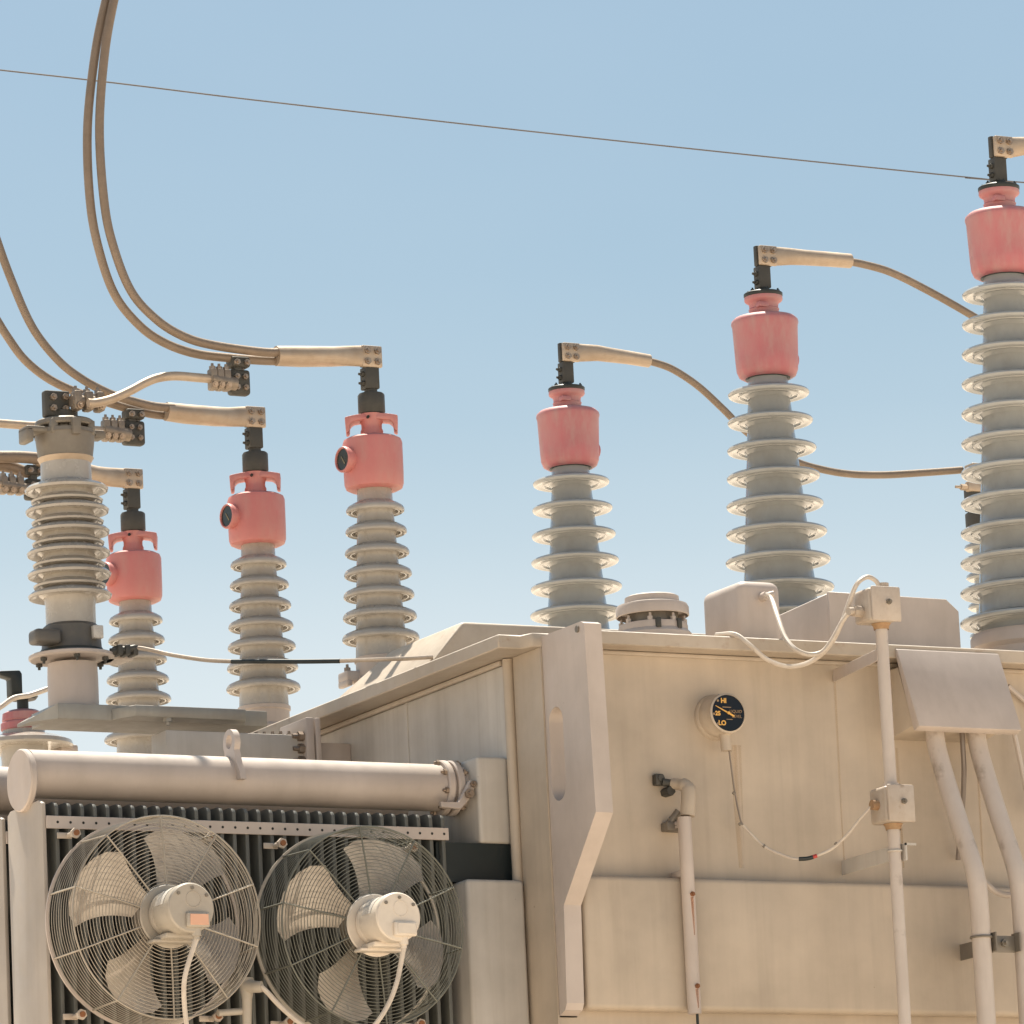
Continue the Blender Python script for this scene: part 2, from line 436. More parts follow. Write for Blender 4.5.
def lv_bushing(loc):
    t = thing('low_voltage_bushing', loc, 'small', 'bushing')
    x, y, zf = loc; o = loc; z = lambda q: zf+q
    n, z0, pit = 7, .762, .0800
    core = lambda k: .066+.0042*k
    prof = [(0, .85), (core(0)-.002, .85)]
    for k in range(n):
        R = .108+.0057*k; zc = z0-pit*k; c = core(k)
        prof += [(c, zc+.036), (c+.004, zc+.031), (c+(R-c)*.45, zc+.0255), (R-.013, zc+.019), (R-.005, zc+.0135), (R-.001, zc+.006), (R, zc), (R-.002, zc-.006), (R-.008, zc-.0095),
                 (R-.014, zc-.004), (c+(R-c)*.62, zc+.002), (c+(R-c)*.58, zc-.006), (c+(R-c)*.46, zc-.006), (c+(R-c)*.4, zc+.004), (c+.008, zc+.002), (c+.001, zc-.014)]
    zl = z0-pit*(n-1)
    prof += [(.094, zl-.05), (.095, .21)]
    MB().lathe(prof, o, seg=56).build('insulator', M['porcelain_lv'], t)
    q = MB().lathe([(.095, .212), (.101, .21), (.101, .196), (.096, .192), (.096, .14), (.105, .13), (.105, .035), (.15, .03), (.15, 0), (0, 0)], o)
    q.build('mounting_flange', M['clean'], t)
    cap = MB().lathe([(.058, .840), (.088, .838), (.104, .846), (.1095, .862), (.1105, .90), (.1105, 1.015), (.106, 1.028), (.09, 1.036), (.042, 1.043)], o).build('cap', M['pink_lv'], t)
    q = MB().lathe([(.042, 1.04), (.042, 1.062), (.038, 1.07), (.038, 1.085), (.044, 1.10), (.048, 1.124), (0, 1.125)], o, seg=32)
    # arched saddle plate whose two ends turn down
    pr = []
    for k in range(15):
        s_ = -1+2*k/14; pr.append((s_*.098, 1.124-.012*s_*s_))
    sq = MB()
    up = [V((x+a, y-.042, z(h))) for a, h in pr]
    dn = [V((x+a*.97, y-.042, z(h-.024))) for a, h in reversed(pr)]
    hookL = [V((x-.095, y-.042, z(1.052))), V((x-.082, y-.042, z(1.056)))]
    hookR = [V((x+.082, y-.042, z(1.056))), V((x+.095, y-.042, z(1.052)))]
    dn = [V((x+.080, y-.042, z(1.082)))] + dn[2:-2] + [V((x-.080, y-.042, z(1.082)))]
    sq.prism(up + [hookR[1], hookR[0]] + dn + [hookL[1], hookL[0]], (0, .084, 0), .005, 2)
    bmesh.ops.rotate(sq.bm, verts=sq.bm.verts, cent=V((x, y, 0)), matrix=Matrix.Rotation(math.radians(-27), 3, 'Z'))
    me_ = bpy.data.meshes.new('tmp'); sq.bm.to_mesh(me_); sq.bm.free(); q.bm.from_mesh(me_); bpy.data.meshes.remove(me_)
    q.build('saddle_plate', M['pink_lv'], t)
    for dx in (-.012,):
        q = MB(); q.cyl((x+dx-.02, y-.035, z(1.106)), (x+dx-.024, y-.0475, z(1.106)), .0055, seg=10)
        q.build('rivet', M['hole'], t)
    q = MB(); q.lathe([(0, 1.127), (.046, 1.127), (.050, 1.132), (.050, 1.198), (.046, 1.204), (0, 1.204)], (x+.003, y, zf), seg=12)
    q.cyl((x+.003, y, z(1.20)), (x+.003, y, z(1.225)), .024)
    q.box(x-.027, x+.029, y-.027, y+.027, z(1.219), z(1.303), .005)
    q.box(x-.034, x+.034, y-.010, y+.010, z(1.303), z(1.375), .003)
    q.build('terminal_stud', M['dark'], t)
    q = Bolts()
    for dz in (1.24, 1.275): q.bolt((x-.027, y-.006, z(dz)), (-1, 0, 0), .011, .011)
    q.build('stud_bolt', M['dark'], t)
    # oil level dial looking out to the left
    def turn(d):
        bmesh.ops.rotate(d.bm, verts=d.bm.verts, cent=(0, 0, 0), matrix=Matrix.Rotation(math.radians(8), 3, 'Z'))
        bmesh.ops.translate(d.bm, verts=d.bm.verts, vec=V((x-.098, y-.012, z(.945))))
        return d
    og = turn(MB().lathe([(.042, -.01), (.047, .018), (.049, .034), (.046, .040), (.041, .040), (.040, .034)], (0, 0, 0), '-x', seg=32)).build('oil_gauge', M['pink_lv'], cap, origin=loc)
    turn(MB().lathe([(.0405, .034), (0, .034)], (0, 0, 0), '-x', seg=32)).build('gauge_glass', M['glass'], cap, origin=loc)
    d_ = MB(); d_.prism([(-.0358, -.014, -.016), (-.0358, -.009, -.020), (-.0358, .012, .012), (-.0358, .009, .014)], (.0008, 0, 0)); turn(d_).build('dial_hand', M['dimcream'], cap, origin=loc)
    return t
GL = 'row of smaller pink capped bushings on the left of the transformer'
LVP = [(.195, 1.595), (.211, 2.64), (.214, 3.80)]
LVL = ['pink capped buff bushing, right one of the left row, beside the sunlit sloped hood',
       'pink capped buff bushing, middle one of the left row, behind the black bond cable',
       'pink capped buff bushing with half hidden sheds, standing close beside the grey surge arrester']
lv = lv_bushing((*LVP[0], ZC)); tag(lv, LVL[0], 'bushing', GL)
for (x, y), l in list(zip(LVP, LVL))[1:]: dup(lv, (x, y, ZC), l, GL)

fp = at(352, 675, 'x', .08)
q = MB(); q.box(fp.x-.035, fp.x+.06, fp.y-.03, fp.y+.05, fp.z-.028, fp.z+.012, .008); q.box(fp.x-.035, fp.x-.012, fp.y-.03, fp.y+.05, fp.z-.045, fp.z-.02, .006)
q.box(fp.x+.02, LVP[0][0], fp.y, LVP[0][1], ZC+.16, fp.z-.01, .006)
fcl = q.build('flange_clamp', M['clean'], lv, origin=(*LVP[0], ZC))
Bolts().bolt(fp+V((-.018, 0, .012)), (0, 0, 1), .012, .014).build('clamp_bolt', M['bolt'], fcl)

# ------------------------------------------------------------------ neutral bushing far left
nb = at(24, 745, 'x', .2); nx, ny = .2, nb.y
t = thing('neutral_bushing', (nx, ny, ZC), 'short bushing with red collar and black insulated terminal at the far left edge', 'bushing')
zn = lambda py: at(24, py, 'y', ny).z - ZC
o = (nx, ny, ZC)
s_ = .0041
MB().lathe([(0, zn(727)), (.085, zn(727)), (.09, zn(735)), (.15, zn(738)), (.200, zn(743)), (.205, zn(747)), (.198, zn(749)), (.10, zn(748)), (.095, zn(762)), (.095, 0.05), (.16, .045), (.16, 0), (0, 0)], o).build('insulator', M['porcelain_lv'], t)
MB().lathe([(.088, zn(731)), (.094, zn(730)), (.094, zn(724)), (.085, zn(722)), (.088, zn(721)), (.085, zn(714)), (.06, zn(711)), (0, zn(711))], o).build('collar', M['pink'], t)
q = MB().lathe([(.024, zn(713)), (.024, zn(700)), (.03, zn(700)), (.055, zn(700)), (.065, zn(697)), (.05, zn(695)), (0, zn(695))], o, seg=32)
q.build('stud', M['black'], t)
q = MB(); X = nx
q.prism([V((X-.06, ny-.03, ZC+zn(697))), V((X-.01, ny-.03, ZC+zn(697))), V((X-.01, ny-.03, ZC+zn(675))), V((X-.02, ny-.03, ZC+zn(671.5))), V((X-.11, ny-.03, ZC+zn(673))), V((X-.11, ny-.03, ZC+zn(677))), V((X-.06, ny-.03, ZC+zn(680)))], (0, .06, 0), .006, 2)
q.build('terminal_cover', M['black'], t)
q = MB(); q.box(nx+.14, nx+.22, ny-.06, ny+.06, ZC+zn(756), ZC+zn(745), .01); q.bolt((nx+.18, ny-.0, ZC+zn(745)), (0, 0, 1), .02, .02)
q.build('flange_clamp', M['clean'], t)
c = MB().tube(path([(-12, 715), (2, 706), (14, 698), (30, 695), (50, 688), (60, 684)], ny-.3), .011, 8, 6).build('grounding_cable', M['cord'], origin=path([(20, 697)], ny-.3)[0])
tag(c, 'short pale bare cable bending past the black terminal at the far left', 'cable')

# ------------------------------------------------------------------ arrester on its shelf
YA_ = 1.70
def zpx(py, px=66): return at(px, py, 'y', YA_).z
ac = at(73.5, 700, 'y', YA_); ax = ac.x
zsh = zpx(711)
t = thing('surge_arrester', (ax, YA_, zsh), 'grey surge arrester with alternating wide and narrow sheds on the shelf at left', 'surge arrester')
o = (ax, YA_, 0)
PXM = .00382
MB().lathe([(0, zpx(664)), (.089, zpx(664)), (.091, zpx(680)), (.091, zsh+.002), (0, zsh+.002)], o).build('base_tube', M['clean'], t)
q = MB().lathe([(0, zpx(655)), (.15, zpx(655)), (.156, zpx(656)), (.156, zpx(658.5)), (.15, zpx(660)), (0, zpx(660))], o)
q.box(ax+.11, ax+.215, YA_-.06, YA_+.06, zpx(660), zpx(655.5), .004)
q.build('base_flange', M['clean'], t)
q = Bolts()
for k in range(6):
    a = k*PI/3+.25; q.bolt((ax+.128*math.cos(a), YA_+.128*math.sin(a), zpx(660)), (0, 0, -1), .012, .012)
q.build('flange_bolt', M['dark'], t)
q = MB().lathe([(0, zpx(625)), (.09, zpx(625)), (.103, zpx(628)), (.106, zpx(640)), (.108, zpx(648)), (.112, zpx(650)), (.112, zpx(655)), (0, zpx(655))], o)
q.box(ax-.18, ax-.08, YA_-.10, YA_-.02, zpx(649), zpx(634.5), .014, 3)
q.build('earth_counter', M['band'], t)
MB().lathe([(.1135, zpx(650.5)), (.1155, zpx(651)), (.1155, zpx(654.6)), (.1135, zpx(655))], o).build('insulating_ring', M['black'], t)
q = MB(); q.box(ax+.035, ax+.075, YA_-.118, YA_-.09, zpx(643), zpx(630), .004); q.build('counter_plate', M['sticker'], t)
core = .098
prof = [(0, zpx(455)), (.09, zpx(455)), (.092, zpx(480))]
for k in range(6):
    zc = zpx(490+21.2*k); R = .151
    prof += [(core-.006, zc+.03), (core+.01, zc+.022), (R-.012, zc+.012), (R, zc+.001), (R-.003, zc-.008), (R-.012, zc-.010), (core+.015, zc+.002), (core-.002, zc-.008)]
    if k < 5:
        zc -= .0415; R = .131
        prof += [(core-.002, zc+.018), (core+.01, zc+.014), (R-.010, zc+.007), (R, zc+.0), (R-.003, zc-.007), (R-.010, zc-.008), (core+.012, zc+.001), (core-.002, zc-.008)]
prof += [(.09, zpx(606)), (.09, zpx(626))]
MB().lathe(prof, o, seg=64).build('insulator', M['porcelain_lv'], t)
MB().lathe([(.088, zpx(465)), (.094, zpx(463)), (.102, zpx(459)), (.094, zpx(457))], o).build('cement_joint', M['lug'], t)
q = MB().lathe([(.094, zpx(461)), (.098, zpx(460)), (.104, zpx(447)), (.110, zpx(432)), (.113, zpx(436)), (.108, zpx(434.5)), (.075, zpx(434)), (.075, zpx(428.5)), (.104, zpx(428)), (.108, zpx(426.5)), (.107, zpx(423)), (.10, zpx(421.5)), (.02, zpx(420)), (0, zpx(420))], o)
for a_ in (-2.4, -.75, .8, 2.4): q.box(ax+.098*math.cos(a_)-.014, ax+.098*math.cos(a_)+.014, YA_+.098*math.sin(a_)-.014, YA_+.098*math.sin(a_)+.014, zpx(438), zpx(424), .004)
q.box(ax-.175, ax-.08, YA_-.06, YA_+.02, zpx(437), zpx(431), .008); q.box(ax-.175, ax-.145, YA_-.06, YA_+.02, zpx(447), zpx(432), .008)
q.box(ax-.02, ax+.012, YA_-.125, YA_-.08, zpx(441), zpx(424), .006)
q.box(ax+.08, ax+.155, YA_-.02, YA_+.05, zpx(437), zpx(429), .008)
q.build('top_casting', M['greymetal'], t)
q = MB().lathe([(.05, zpx(422)), (.05, zpx(412)), (0, zpx(412))], o, seg=24)
pa, pb = at(46, 416, 'y', YA_-.03), at(70, 391, 'y', YA_-.03)
q.box(pa.x, pb.x, YA_-.03, YA_+.01, pa.z, pb.z, .008, 3)
q.build('terminal_pad', M['dark'], t)
q = Bolts()
for px, py in ((53, 397), (65, 397), (53, 408), (65, 409)): q.bolt(at(px, py, 'y', YA_-.03), (0, -1, 0), .013, .012)
q.build('pad_bolt', M['bolt'], t)

# shelf and arm that carry it
t = thing('arrester_shelf', (-.02, 1.55, 5.25), 'galvanised steel shelf and support arm under the surge arrester', 'bracket')
xl, xr = at(58, 712, 'y', 1.55).x, -.30
b = MB(); b.box(xl, xr, 1.55, 1.79, zsh-.056, zsh, .003)
b.prism([(xl, 1.55, zsh-.002), (xl, 1.55, zsh-.056), (xl-.06, 1.66, zsh-.052), (xl-.06, 1.66, zsh-.040)], (0, .12, 0))
b.build('shelf_channel', M['galv'], t)
xa, xb = at(136, 716, 'y', 1.45).x, at(246, 719, 'y', 1.45).x
b = MB(); b.prism([(xa, 1.45, zsh-.055), (xb, 1.45, zsh-.055), (xb+.04, 1.548, zsh-.055), (xa-.05, 1.548, zsh-.055)], (0, 0, .04), .002, 1)
b.bolt(V((at(165, 735, 'y', 1.5).x, 1.47, zsh-.055)), (0, 0, -1), .018, .014)
b.build('tie_plate', M['galv'], t)
yb_ = 1.44
xa, xb = at(166, 740, 'y', yb_).x, at(304, 740, 'y', yb_).x
za, zz = at(300, 735, 'y', yb_).z, at(300, 764, 'y', yb_).z
b = MB(); b.box(xa, xb, yb_, yb_+.13, zz, za, .005)
b.build('arm', M['panel'], t)
b = MB(); b.box(xb-.004, xb+.028, yb_-.03, yb_+.19, zz-.02, za+.06, .004); b.box(xb+.034, xb+.055, yb_-.03, yb_+.19, zz-.02, za+.06, .004)
b.box(xb+.055, -.0125, yb_+.02, yb_+.14, zz, za-.02, .006)
b.build('end_plate', M['clean'], t)
b = Bolts()
for dz in (-.0, .045, .09):
    b.bolt((xb-.005, yb_-.005, zz+.01+dz), (-1, 0, 0), .018, .022)
for k in range(6): b.bolt((xb-.03-.028*k, yb_+.06+.01*k, za+.001), (0, 0, 1), .012, .012)
b.build('arm_bolt', M['bolt'], t)

# ------------------------------------------------------------------ connectors and cables
def pad(q, p, w, h, d=.016, bolts=True, side=1):
    q.box(p.x-w/2, p.x+w/2, p.y-d/2, p.y+d/2, p.z-h/2, p.z+h/2, .006, 2)
def pad_bolts(p, w, h, d=.016):
    q = Bolts()
    for sx in (-1, 1):
        for sz in (-1, 1): q.bolt((p.x+sx*w*.245, p.y-d/2, p.z+sz*h*.245), (0, -1, 0), .0135, .009)
    return q

def lead(name, label, bush, stud_z, sleeve, r_sl, cables, r_c, padw, padh, group):
    """a cable lead: flat palm bolted to the bushing stud, tapered sleeve, one or two conductors"""
    x, y = bush; yp = y-.022
    t = thing(name, (x, y, stud_z), label, 'cable', group)
    c = V((x+(.018 if sleeve[-1][0] > sleeve[0][0] else 0), yp, stud_z))
    q = MB(); pad(q, c, padw, padh, .02); q.build('lug_palm', M['lug'], t)
    pad_bolts(c, padw, padh, .02).build('palm_bolt', M['bolt'], t)
    q = MB()
    sgn = -1 if sleeve[-1][0] < sleeve[0][0] else 1
    pts = path(sleeve, yp)
    pts = [c + V((sgn*(padw/2-.012), 0, 0))] + pts
    # flattened at the palm, then round
    n = len(pts); rings = []
    for i, p in enumerate(pts):
        d = (pts[min(i+1, n-1)]-pts[max(i-1, 0)]).normalized(); u = V((0, 1, 0)); w = d.cross(u)
        f = min(1, i/2.0)
        ry, rz = .010+(r_sl[i]-.010)*f, padh*.49*(1-f)+r_sl[i]*f
        rings.append([q.bm.verts.new(p+u*math.cos(2*PI*k/20)*ry+w*math.sin(2*PI*k/20)*rz) for k in range(20)])
    fs = []
    for a, b_ in zip(rings, rings[1:]):
        for k in range(20): fs.append(q.bm.faces.new([a[k], a[(k+1) % 20], b_[(k+1) % 20], b_[k]]))
    fs.append(q.bm.faces.new(rings[0])); fs.append(q.bm.faces.new(list(reversed(rings[-1]))))
    bmesh.ops.recalc_face_normals(q.bm, faces=fs)
    q.build('compression_sleeve', M['lug'], t)
    for dy, cb in cables:
        MB().tube(path(cb, yp+dy), r_c, 12, 8).build('conductor', M['strand'], t)
    return t
ZL = ZC+1.34; ZH = ZC+2.003
GCL = 'twin conductor leads bolted to the left row of bushings'
lead('bushing_lead', 'twin brown conductor lead sweeping down from the top of the photo', LVP[0], ZL,
     [(346, 356), (332, 356.5), (300, 356.5), (276, 356)], [.034, .036, .038, .039, .037],
     [(.016, [(285, 361), (262, 360.5), (230, 358), (195, 353.5), (165, 343), (140, 326), (115, 295), (99, 250), (90, 200), (87.5, 128), (95, 55), (106, 0), (122, -60)]),
      (-.016, [(285, 352), (262, 352), (215, 345.5), (185, 337), (157, 320), (131, 291), (113, 245), (104, 200), (99.5, 128), (104.5, 55), (114, 0), (128, -60)])], .0165, .084, .082, GCL)
lead('bushing_lead', 'twin brown conductor lead passing above the grey arrester to the middle left bushing', LVP[1], ZL,
     [(229, 417), (215, 416.5), (185, 414), (166, 411.5)], [.034, .036, .038, .038, .036],
     [(.03, [(174, 415.5), (155, 414.5), (130, 409), (100, 400), (70, 389.5), (45, 376.5), (24, 359), (9, 339), (-3, 320), (-25, 283), (-40, 250)]),
      (-.016, [(174, 408), (150, 405.5), (119, 397), (101, 389.5), (82, 379), (62, 364), (42, 341.5), (28, 319), (13, 284), (1, 252), (-12, 212), (-22, 170)])], .0165, .084, .082, GCL)
lead('bushing_lead', 'pale twin conductor lead passing behind the grey arrester to the bushing beside it', LVP[2], ZL,
     [(108, 477), (96, 475), (60, 466), (36, 459)], [.034, .038, .036, .034, .03],
     [(.03, [(45, 466), (28, 472), (10, 467), (-15, 463), (-60, 452)]), (-.016, [(45, 459), (20, 457), (-15, 456), (-60, 448)])], .024, .084, .082, GCL)
GCH = 'single conductor leads bolted to the right row of bushings'
lead('bushing_lead', 'brown conductor lead dropping from the farthest right row bushing behind the middle one', HVP[2], ZH,
     [(597, 353), (610, 355), (628, 357.5), (649, 361)], [.030, .030, .031, .029, .028],
     [(0, [(640, 359.5), (656, 363), (674, 370), (698, 386), (722, 408), (742, 428), (765, 446), (790, 459), (812, 467), (845, 473.5), (880, 475), (920, 473), (962, 470)])], .0158, .080, .080, GCH)
lead('bushing_lead', 'curved brown conductor lead from the middle right row bushing to the right edge', HVP[1], ZH,
     [(790, 256.5), (803, 257.5), (825, 259), (850, 261)], [.030, .030, .031, .030, .029],
     [(0, [(842, 260.5), (862, 264), (890, 272), (925, 289), (966, 312), (1005, 336), (1060, 375)])], .0158, .080, .080, GCH)
lead('bushing_lead', 'short stub of a lug lead on top of the bushing cut by the right edge', HVP[0], ZH,
     [(1024, 146), (1040, 148), (1065, 150), (1090, 153)], [.030, .030, .031, .030, .029],
     [(0, [(1080, 153), (1110, 158), (1150, 172), (1190, 192)])], .0158, .080, .080, GCH)

def tap_clamp(label, hang, plate, sleeve, y, cab, group='bolted tap clamps hanging from the left leads'):
    """hang: px centre of the saddle on the conductor, plate: px box, sleeve: px box, cab: tap cable"""
    a = at(*hang, 'y', y)
    t = thing('tap_clamp', a, label, 'cable clamp', group)
    q = MB(); q.box(a.x-.038, a.x+.038, y-.03, y+.03, a.z-.028, a.z+.012, .01, 3)
    p0, p1 = at(plate[0], plate[3], 'y', y), at(plate[2], plate[1], 'y', y)
    q.box(p0.x, p1.x, y-.022, y+.022, p0.z, p1.z, .012, 3)
    q.box(min(a.x, p0.x+.02), max(a.x, p0.x+.05), y-.018, y+.018, p1.z-.01, a.z-.02, .005)
    q.build('clamp_body', M['dark'], t)
    s0, s1 = at(sleeve[0], sleeve[3], 'y', y-.03), at(sleeve[2], sleeve[1], 'y', y-.03)
    zc = (s0.z+s1.z)/2; hh = (s1.z-s0.z)/2
    q = MB(); q.tube([(s0.x, y-.03, zc), ((s0.x+s1.x)/2, y-.03, zc-.004), (s1.x+.03, y-.03, zc-.012)], hh*.62, 12)
    for k in range(3):
        xx = s0.x+(s1.x-s0.x)*(.12+.38*k)
        q.box(xx-.014, xx+.014, y-.05, y-.008, zc-hh, zc+hh, .007, 2)
    q.build('clamp_sleeve', M['clamp'], t)
    q = Bolts()
    for k in range(3):
        xx = s0.x+(s1.x-s0.x)*(.12+.38*k)
        q.bolt((xx, y-.03, zc+hh-.002), (0, 0, 1), .012, .012); q.bolt((xx, y-.05, zc-hh*.55), (-.3, -1, -.2), .012, .012)
    for fx, fz in ((.3, .7), (.7, .7), (.3, .28), (.72, .28)):
        q.bolt((p0.x+(p1.x-p0.x)*fx, y-.022, p0.z+(p1.z-p0.z)*fz), (0, -1, 0), .011, .010)
    for dx in (-.02, .02): q.bolt((a.x+dx, y-.03, a.z-.012), (0, -1, 0), .012, .012)
    q.build('clamp_bolt', M['bolt'], t)
    if cab: MB().tube(path(cab, y-.03), .0165, 12, 8).build('tap_conductor', M['lug'], t)
    return t
tap_clamp('bolted clamp under the top twin lead, pale tap cable running left to the arrester', (238, 361), (229, 371, 248, 395), (211, 370, 228, 390), LVP[0][1],
          [(212, 379), (196, 377.5), (175, 376), (158, 378), (145, 383), (130, 391), (112, 399), (96, 403), (88, 403)])
tap_clamp('bolted clamp under the middle left lead, right of the grey arrester head', (133, 413), (123, 422, 143, 445), (104, 421, 122, 441), LVP[1][1],
          [(106, 431), (92, 430), (70, 428), (20, 425), (-40, 420)])
tap_clamp('bolted clamp at the left edge, half hidden behind the arrester sheds', (32, 469), (25, 480, 44, 500), (1, 477, 22, 494), LVP[2][1],
          [(4, 485), (-15, 483), (-60, 478)])
# socket on the arrester terminal
s0 = at(71, 401, 'y', YA_-.06); t = thing('arrester_connector', s0, 'bolted socket joining the pale tap cable to the arrester terminal', 'cable clamp')
e = at(103, 403, 'y', YA_-.06); MB().tube([s0, e], .023, 12).build('socket', M['clamp'], t)
q = MB(); qb = Bolts()
for k in range(3):
    p = s0.lerp(e, .15+.35*k); q.box(p.x-.016, p.x+.016, p.y-.03, p.y+.02, p.z-.036, p.z+.036, .008)
    qb.bolt(p+V((0, 0, .034)), (0, 0, 1), .013, .012); qb.bolt(p+V((0, -.03, -.02)), (0, -1, -.2), .013, .012)
q.build('clamp_ribs', M['clamp'], t); qb.build('clamp_bolt', M['bolt'], t)

# bond cable between arrester flange and tank
bp = [(118, 651, 1.60), (135, 648, 1.58), (150, 650, 1.54), (172, 655, 1.46), (205, 660, 1.32), (232, 661.5, 1.2), (262, 661.3, 1.06), (300, 661.5, .92), (340, 661, .78), (380, 659.5, .70), (410, 658.5, .70), (432, 657, .715)]
P = path(bp, 0)
t = thing('bond_cable', P[0], 'bond cable, pale then black then pale, strung from the arrester flange to the tank', 'cable')
MB().tube(P[:6], .0075, 8, 6).build('bare_length', M['bond'], t); MB().tube(P[8:], .0075, 8, 6).build('bare_length', M['bond'], t)
MB().tube(P[5:9], .0082, 8, 6).build('black_length', M['black'], t)
q = MB(); q.tube([P[0]+V((-.03, 0, -.004)), P[1]], .013, 10)
for k in range(3): q.box(P[0].x-.012+.03*k, P[0].x+.008+.03*k, P[0].y-.03, P[0].y+.03, P[0].z-.018, P[0].z+.02, .005)
q.build('bond_clamp', M['dark'], t)

# overhead wire far behind
Y_ = 45
wp = [at(px, py, 'y', Y_) for px, py in ((-1400, -60), (-700, -3), (0, 70), (250, 99.5), (500, 128), (760, 156), (980, 178.5), (1024, 182.5), (1700, 238), (2600, 300))]
tag(MB().tube(wp, .0095, 6, 6).build('overhead_wire', M['wiredark'], origin=wp[2]), 'thin dark overhead wire crossing the whole sky', 'wire')

# second arrester behind the right bushings
xr_, yr_ = at(986, 560, 'y', 3.79).x, 3.79
zr_ = lambda py: at(986, py, 'y', 3.79).z
t = thing('surge_arrester', (xr_, yr_, ZC), 'slim arrester mostly hidden behind the bushing at the right edge', 'surge arrester')
prof = [(0, zr_(536)), (.055, zr_(536))]
for k in range(10):
    zc = zr_(547.5+29.5*k)
    prof += [(.055, zc+.03), (.075, zc+.018), (.088, zc+.008), (.09, zc-.004), (.08, zc-.012), (.056, zc-.012)]
prof += [(.055, ZC+.06), (.1, ZC+.05), (.1, ZC), (0, ZC)]
MB().lathe(prof, (xr_, yr_, 0)).build('insulator', M['porcelain_hv'], t)
q = MB().lathe([(.075, zr_(534)), (.078, zr_(530)), (.078, zr_(514)), (.05, zr_(510)), (.02, zr_(509)), (.02, zr_(483)), (0, zr_(483))], (xr_, yr_, 0), seg=24)
q.box(xr_-.075, xr_-.02, yr_-.03, yr_+.03, zr_(512), zr_(484), .006)
q.build('top_cap', M['dark'], t)
q = MB(); q.box(xr_-.09, xr_+.05, yr_-.04, yr_-.01, zr_(494), zr_(484), .006); q.bolt((xr_-.09, yr_-.025, zr_(490)), (-1, 0, 0), .014, .03)
q.box(xr_-.07, xr_+.04, yr_-.05, yr_+.02, zr_(478), zr_(466), .006)
q.build('line_clamp', M['lug'], t)

# ------------------------------------------------------------------ things on the cover
# pressure relief vent
pv = at(653, 625, 'y', .2); vx, vy = pv.x, .2
vz = lambda py: at(653, py, 'y', .2).z
t = thing('pressure_relief_vent', (vx, vy, ZC), 'round domed pressure relief vent sitting on the cover edge', 'relief vent')
o = (vx, vy, 0)
R = .128
MB().lathe([(0, vz(596.5)), (R*.66, vz(596.5)), (R*.74, vz(598)), (R*.75, vz(604)), (R*.96, vz(606)), (R, vz(609)), (R, vz(617)), (R*.97, vz(617.5)), (R*.95, vz(612)), (0, vz(611))], o).build('dome', M['clean'], t)
MB().lathe([(0, vz(612)), (R*.70, vz(613)), (R*.72, vz(625)), (0, vz(625))], o).build('spring_housing', M['greymetal'], t)
q = MB().lathe([(R*.72, vz(624)), (R*.93, vz(625.5)), (R*.95, vz(628)), (R*.95, vz(632)), (R*.98, vz(633)), (R*1.05, vz(636)), (R*1.05, ZC), (0, ZC)], o)
for k in range(8):
    a = k*PI/4+.2; q.bolt((vx+R*.86*math.cos(a), vy+R*.86*math.sin(a), vz(625.5)), (0, 0, 1), .010, .014)
q.build('base_ring', M['clean'], t)
q = MB()
for a in (-1.95, -1.25): q.box(vx+R*.93*math.cos(a)-.008, vx+R*.93*math.cos(a)+.008, vy+R*.95*math.sin(a)-.012, vy+R*.95*math.sin(a)+.004, vz(634), vz(624), .002)
q.build('clip', M['dark'], t)

# liquid level gauge
gc = at(714, 717, 'y', 0); fc = at(728, 714, 'y', -.095)
ang = 0
gx, gz = (gc.x+fc.x)/2, (gc.z+fc.z)/2
t = thing('level_gauge', (gx, 0, gz), 'round liquid level gauge with black face and ochre figures on the tank wall', 'gauge')
MB().lathe([(.079, .0005), (.079, .012), (.073, .02), (.074, .05), (.071, .056), (.069, .085), (.070, .097), (.064, .101), (.0635, .097)], (gx, 0, gz), '-y', seg=56).build('housing', M['paint'], t)
MB().lathe([(.0638, .0975), (0, .0975)], (gx, 0, gz), '-y', seg=56).build('dial_face', M['face'], t)
def text(s_, px, pz, size, mat, name, parent, bold=.0):
    cu = bpy.data.curves.new('t', 'FONT'); cu.body = s_; cu.size = size; cu.align_x = 'CENTER'; cu.align_y = 'CENTER'; cu.extrude = .0006; cu.offset = bold
    o_ = bpy.data.objects.new('t', cu); COL.objects.link(o_)
    dg = bpy.context.evaluated_depsgraph_get(); dg.update()
    me = bpy.data.meshes.new_from_object(o_.evaluated_get(dg)); bpy.data.objects.remove(o_)
    me.transform(Matrix.Rotation(PI/2, 4, 'X'))
    me.transform(Matrix.Translation(V((px, -.0988, pz))))
    me.materials.clear(); me.materials.append(mat)
    o2 = bpy.data.objects.new(name, me); COL.objects.link(o2); o2.parent = parent
text('HI', -.016, .042, .023, M['ochre'], 'figure', t, .0008)
text('25', -.041, -.003, .021, M['ochre'], 'figure', t, .0008)
text('LO', -.026, -.036, .023, M['ochre'], 'figure', t, .0008)
text('LIQUID', .030, .006, .015, M['dim'], 'figure', t)
text('LEVEL', .034, -.011, .015, M['dim'], 'figure', t)
q = MB()
for a in (133, 180+5, 222):
    a = math.radians(a); p = V((gx+.057*math.cos(a), -.0986, gz+.057*math.sin(a)))
    q.cyl(p, p+V((0, -.001, 0)), .0045, seg=8)
q.box(gx-.022, gx+.012, -.0992, -.0984, gz+.0185, gz+.0215); q.box(gx-.008, gx+.016, -.0992, -.0984, gz-.0235, gz-.021)
q.build('scale_marks', M['dim'], t)
q = MB(); d = V((-.87, 0, .42)).normalized(); n_ = V((.42, 0, .87)); c0 = V((gx, -.1005, gz))
q.prism([c0+d*.055+n_*.001, c0+d*.055-n_*.001, c0-n_*.003, c0-d*.025-n_*.0035, c0-d*.025+n_*.0035, c0+n_*.003], (0, .001, 0))
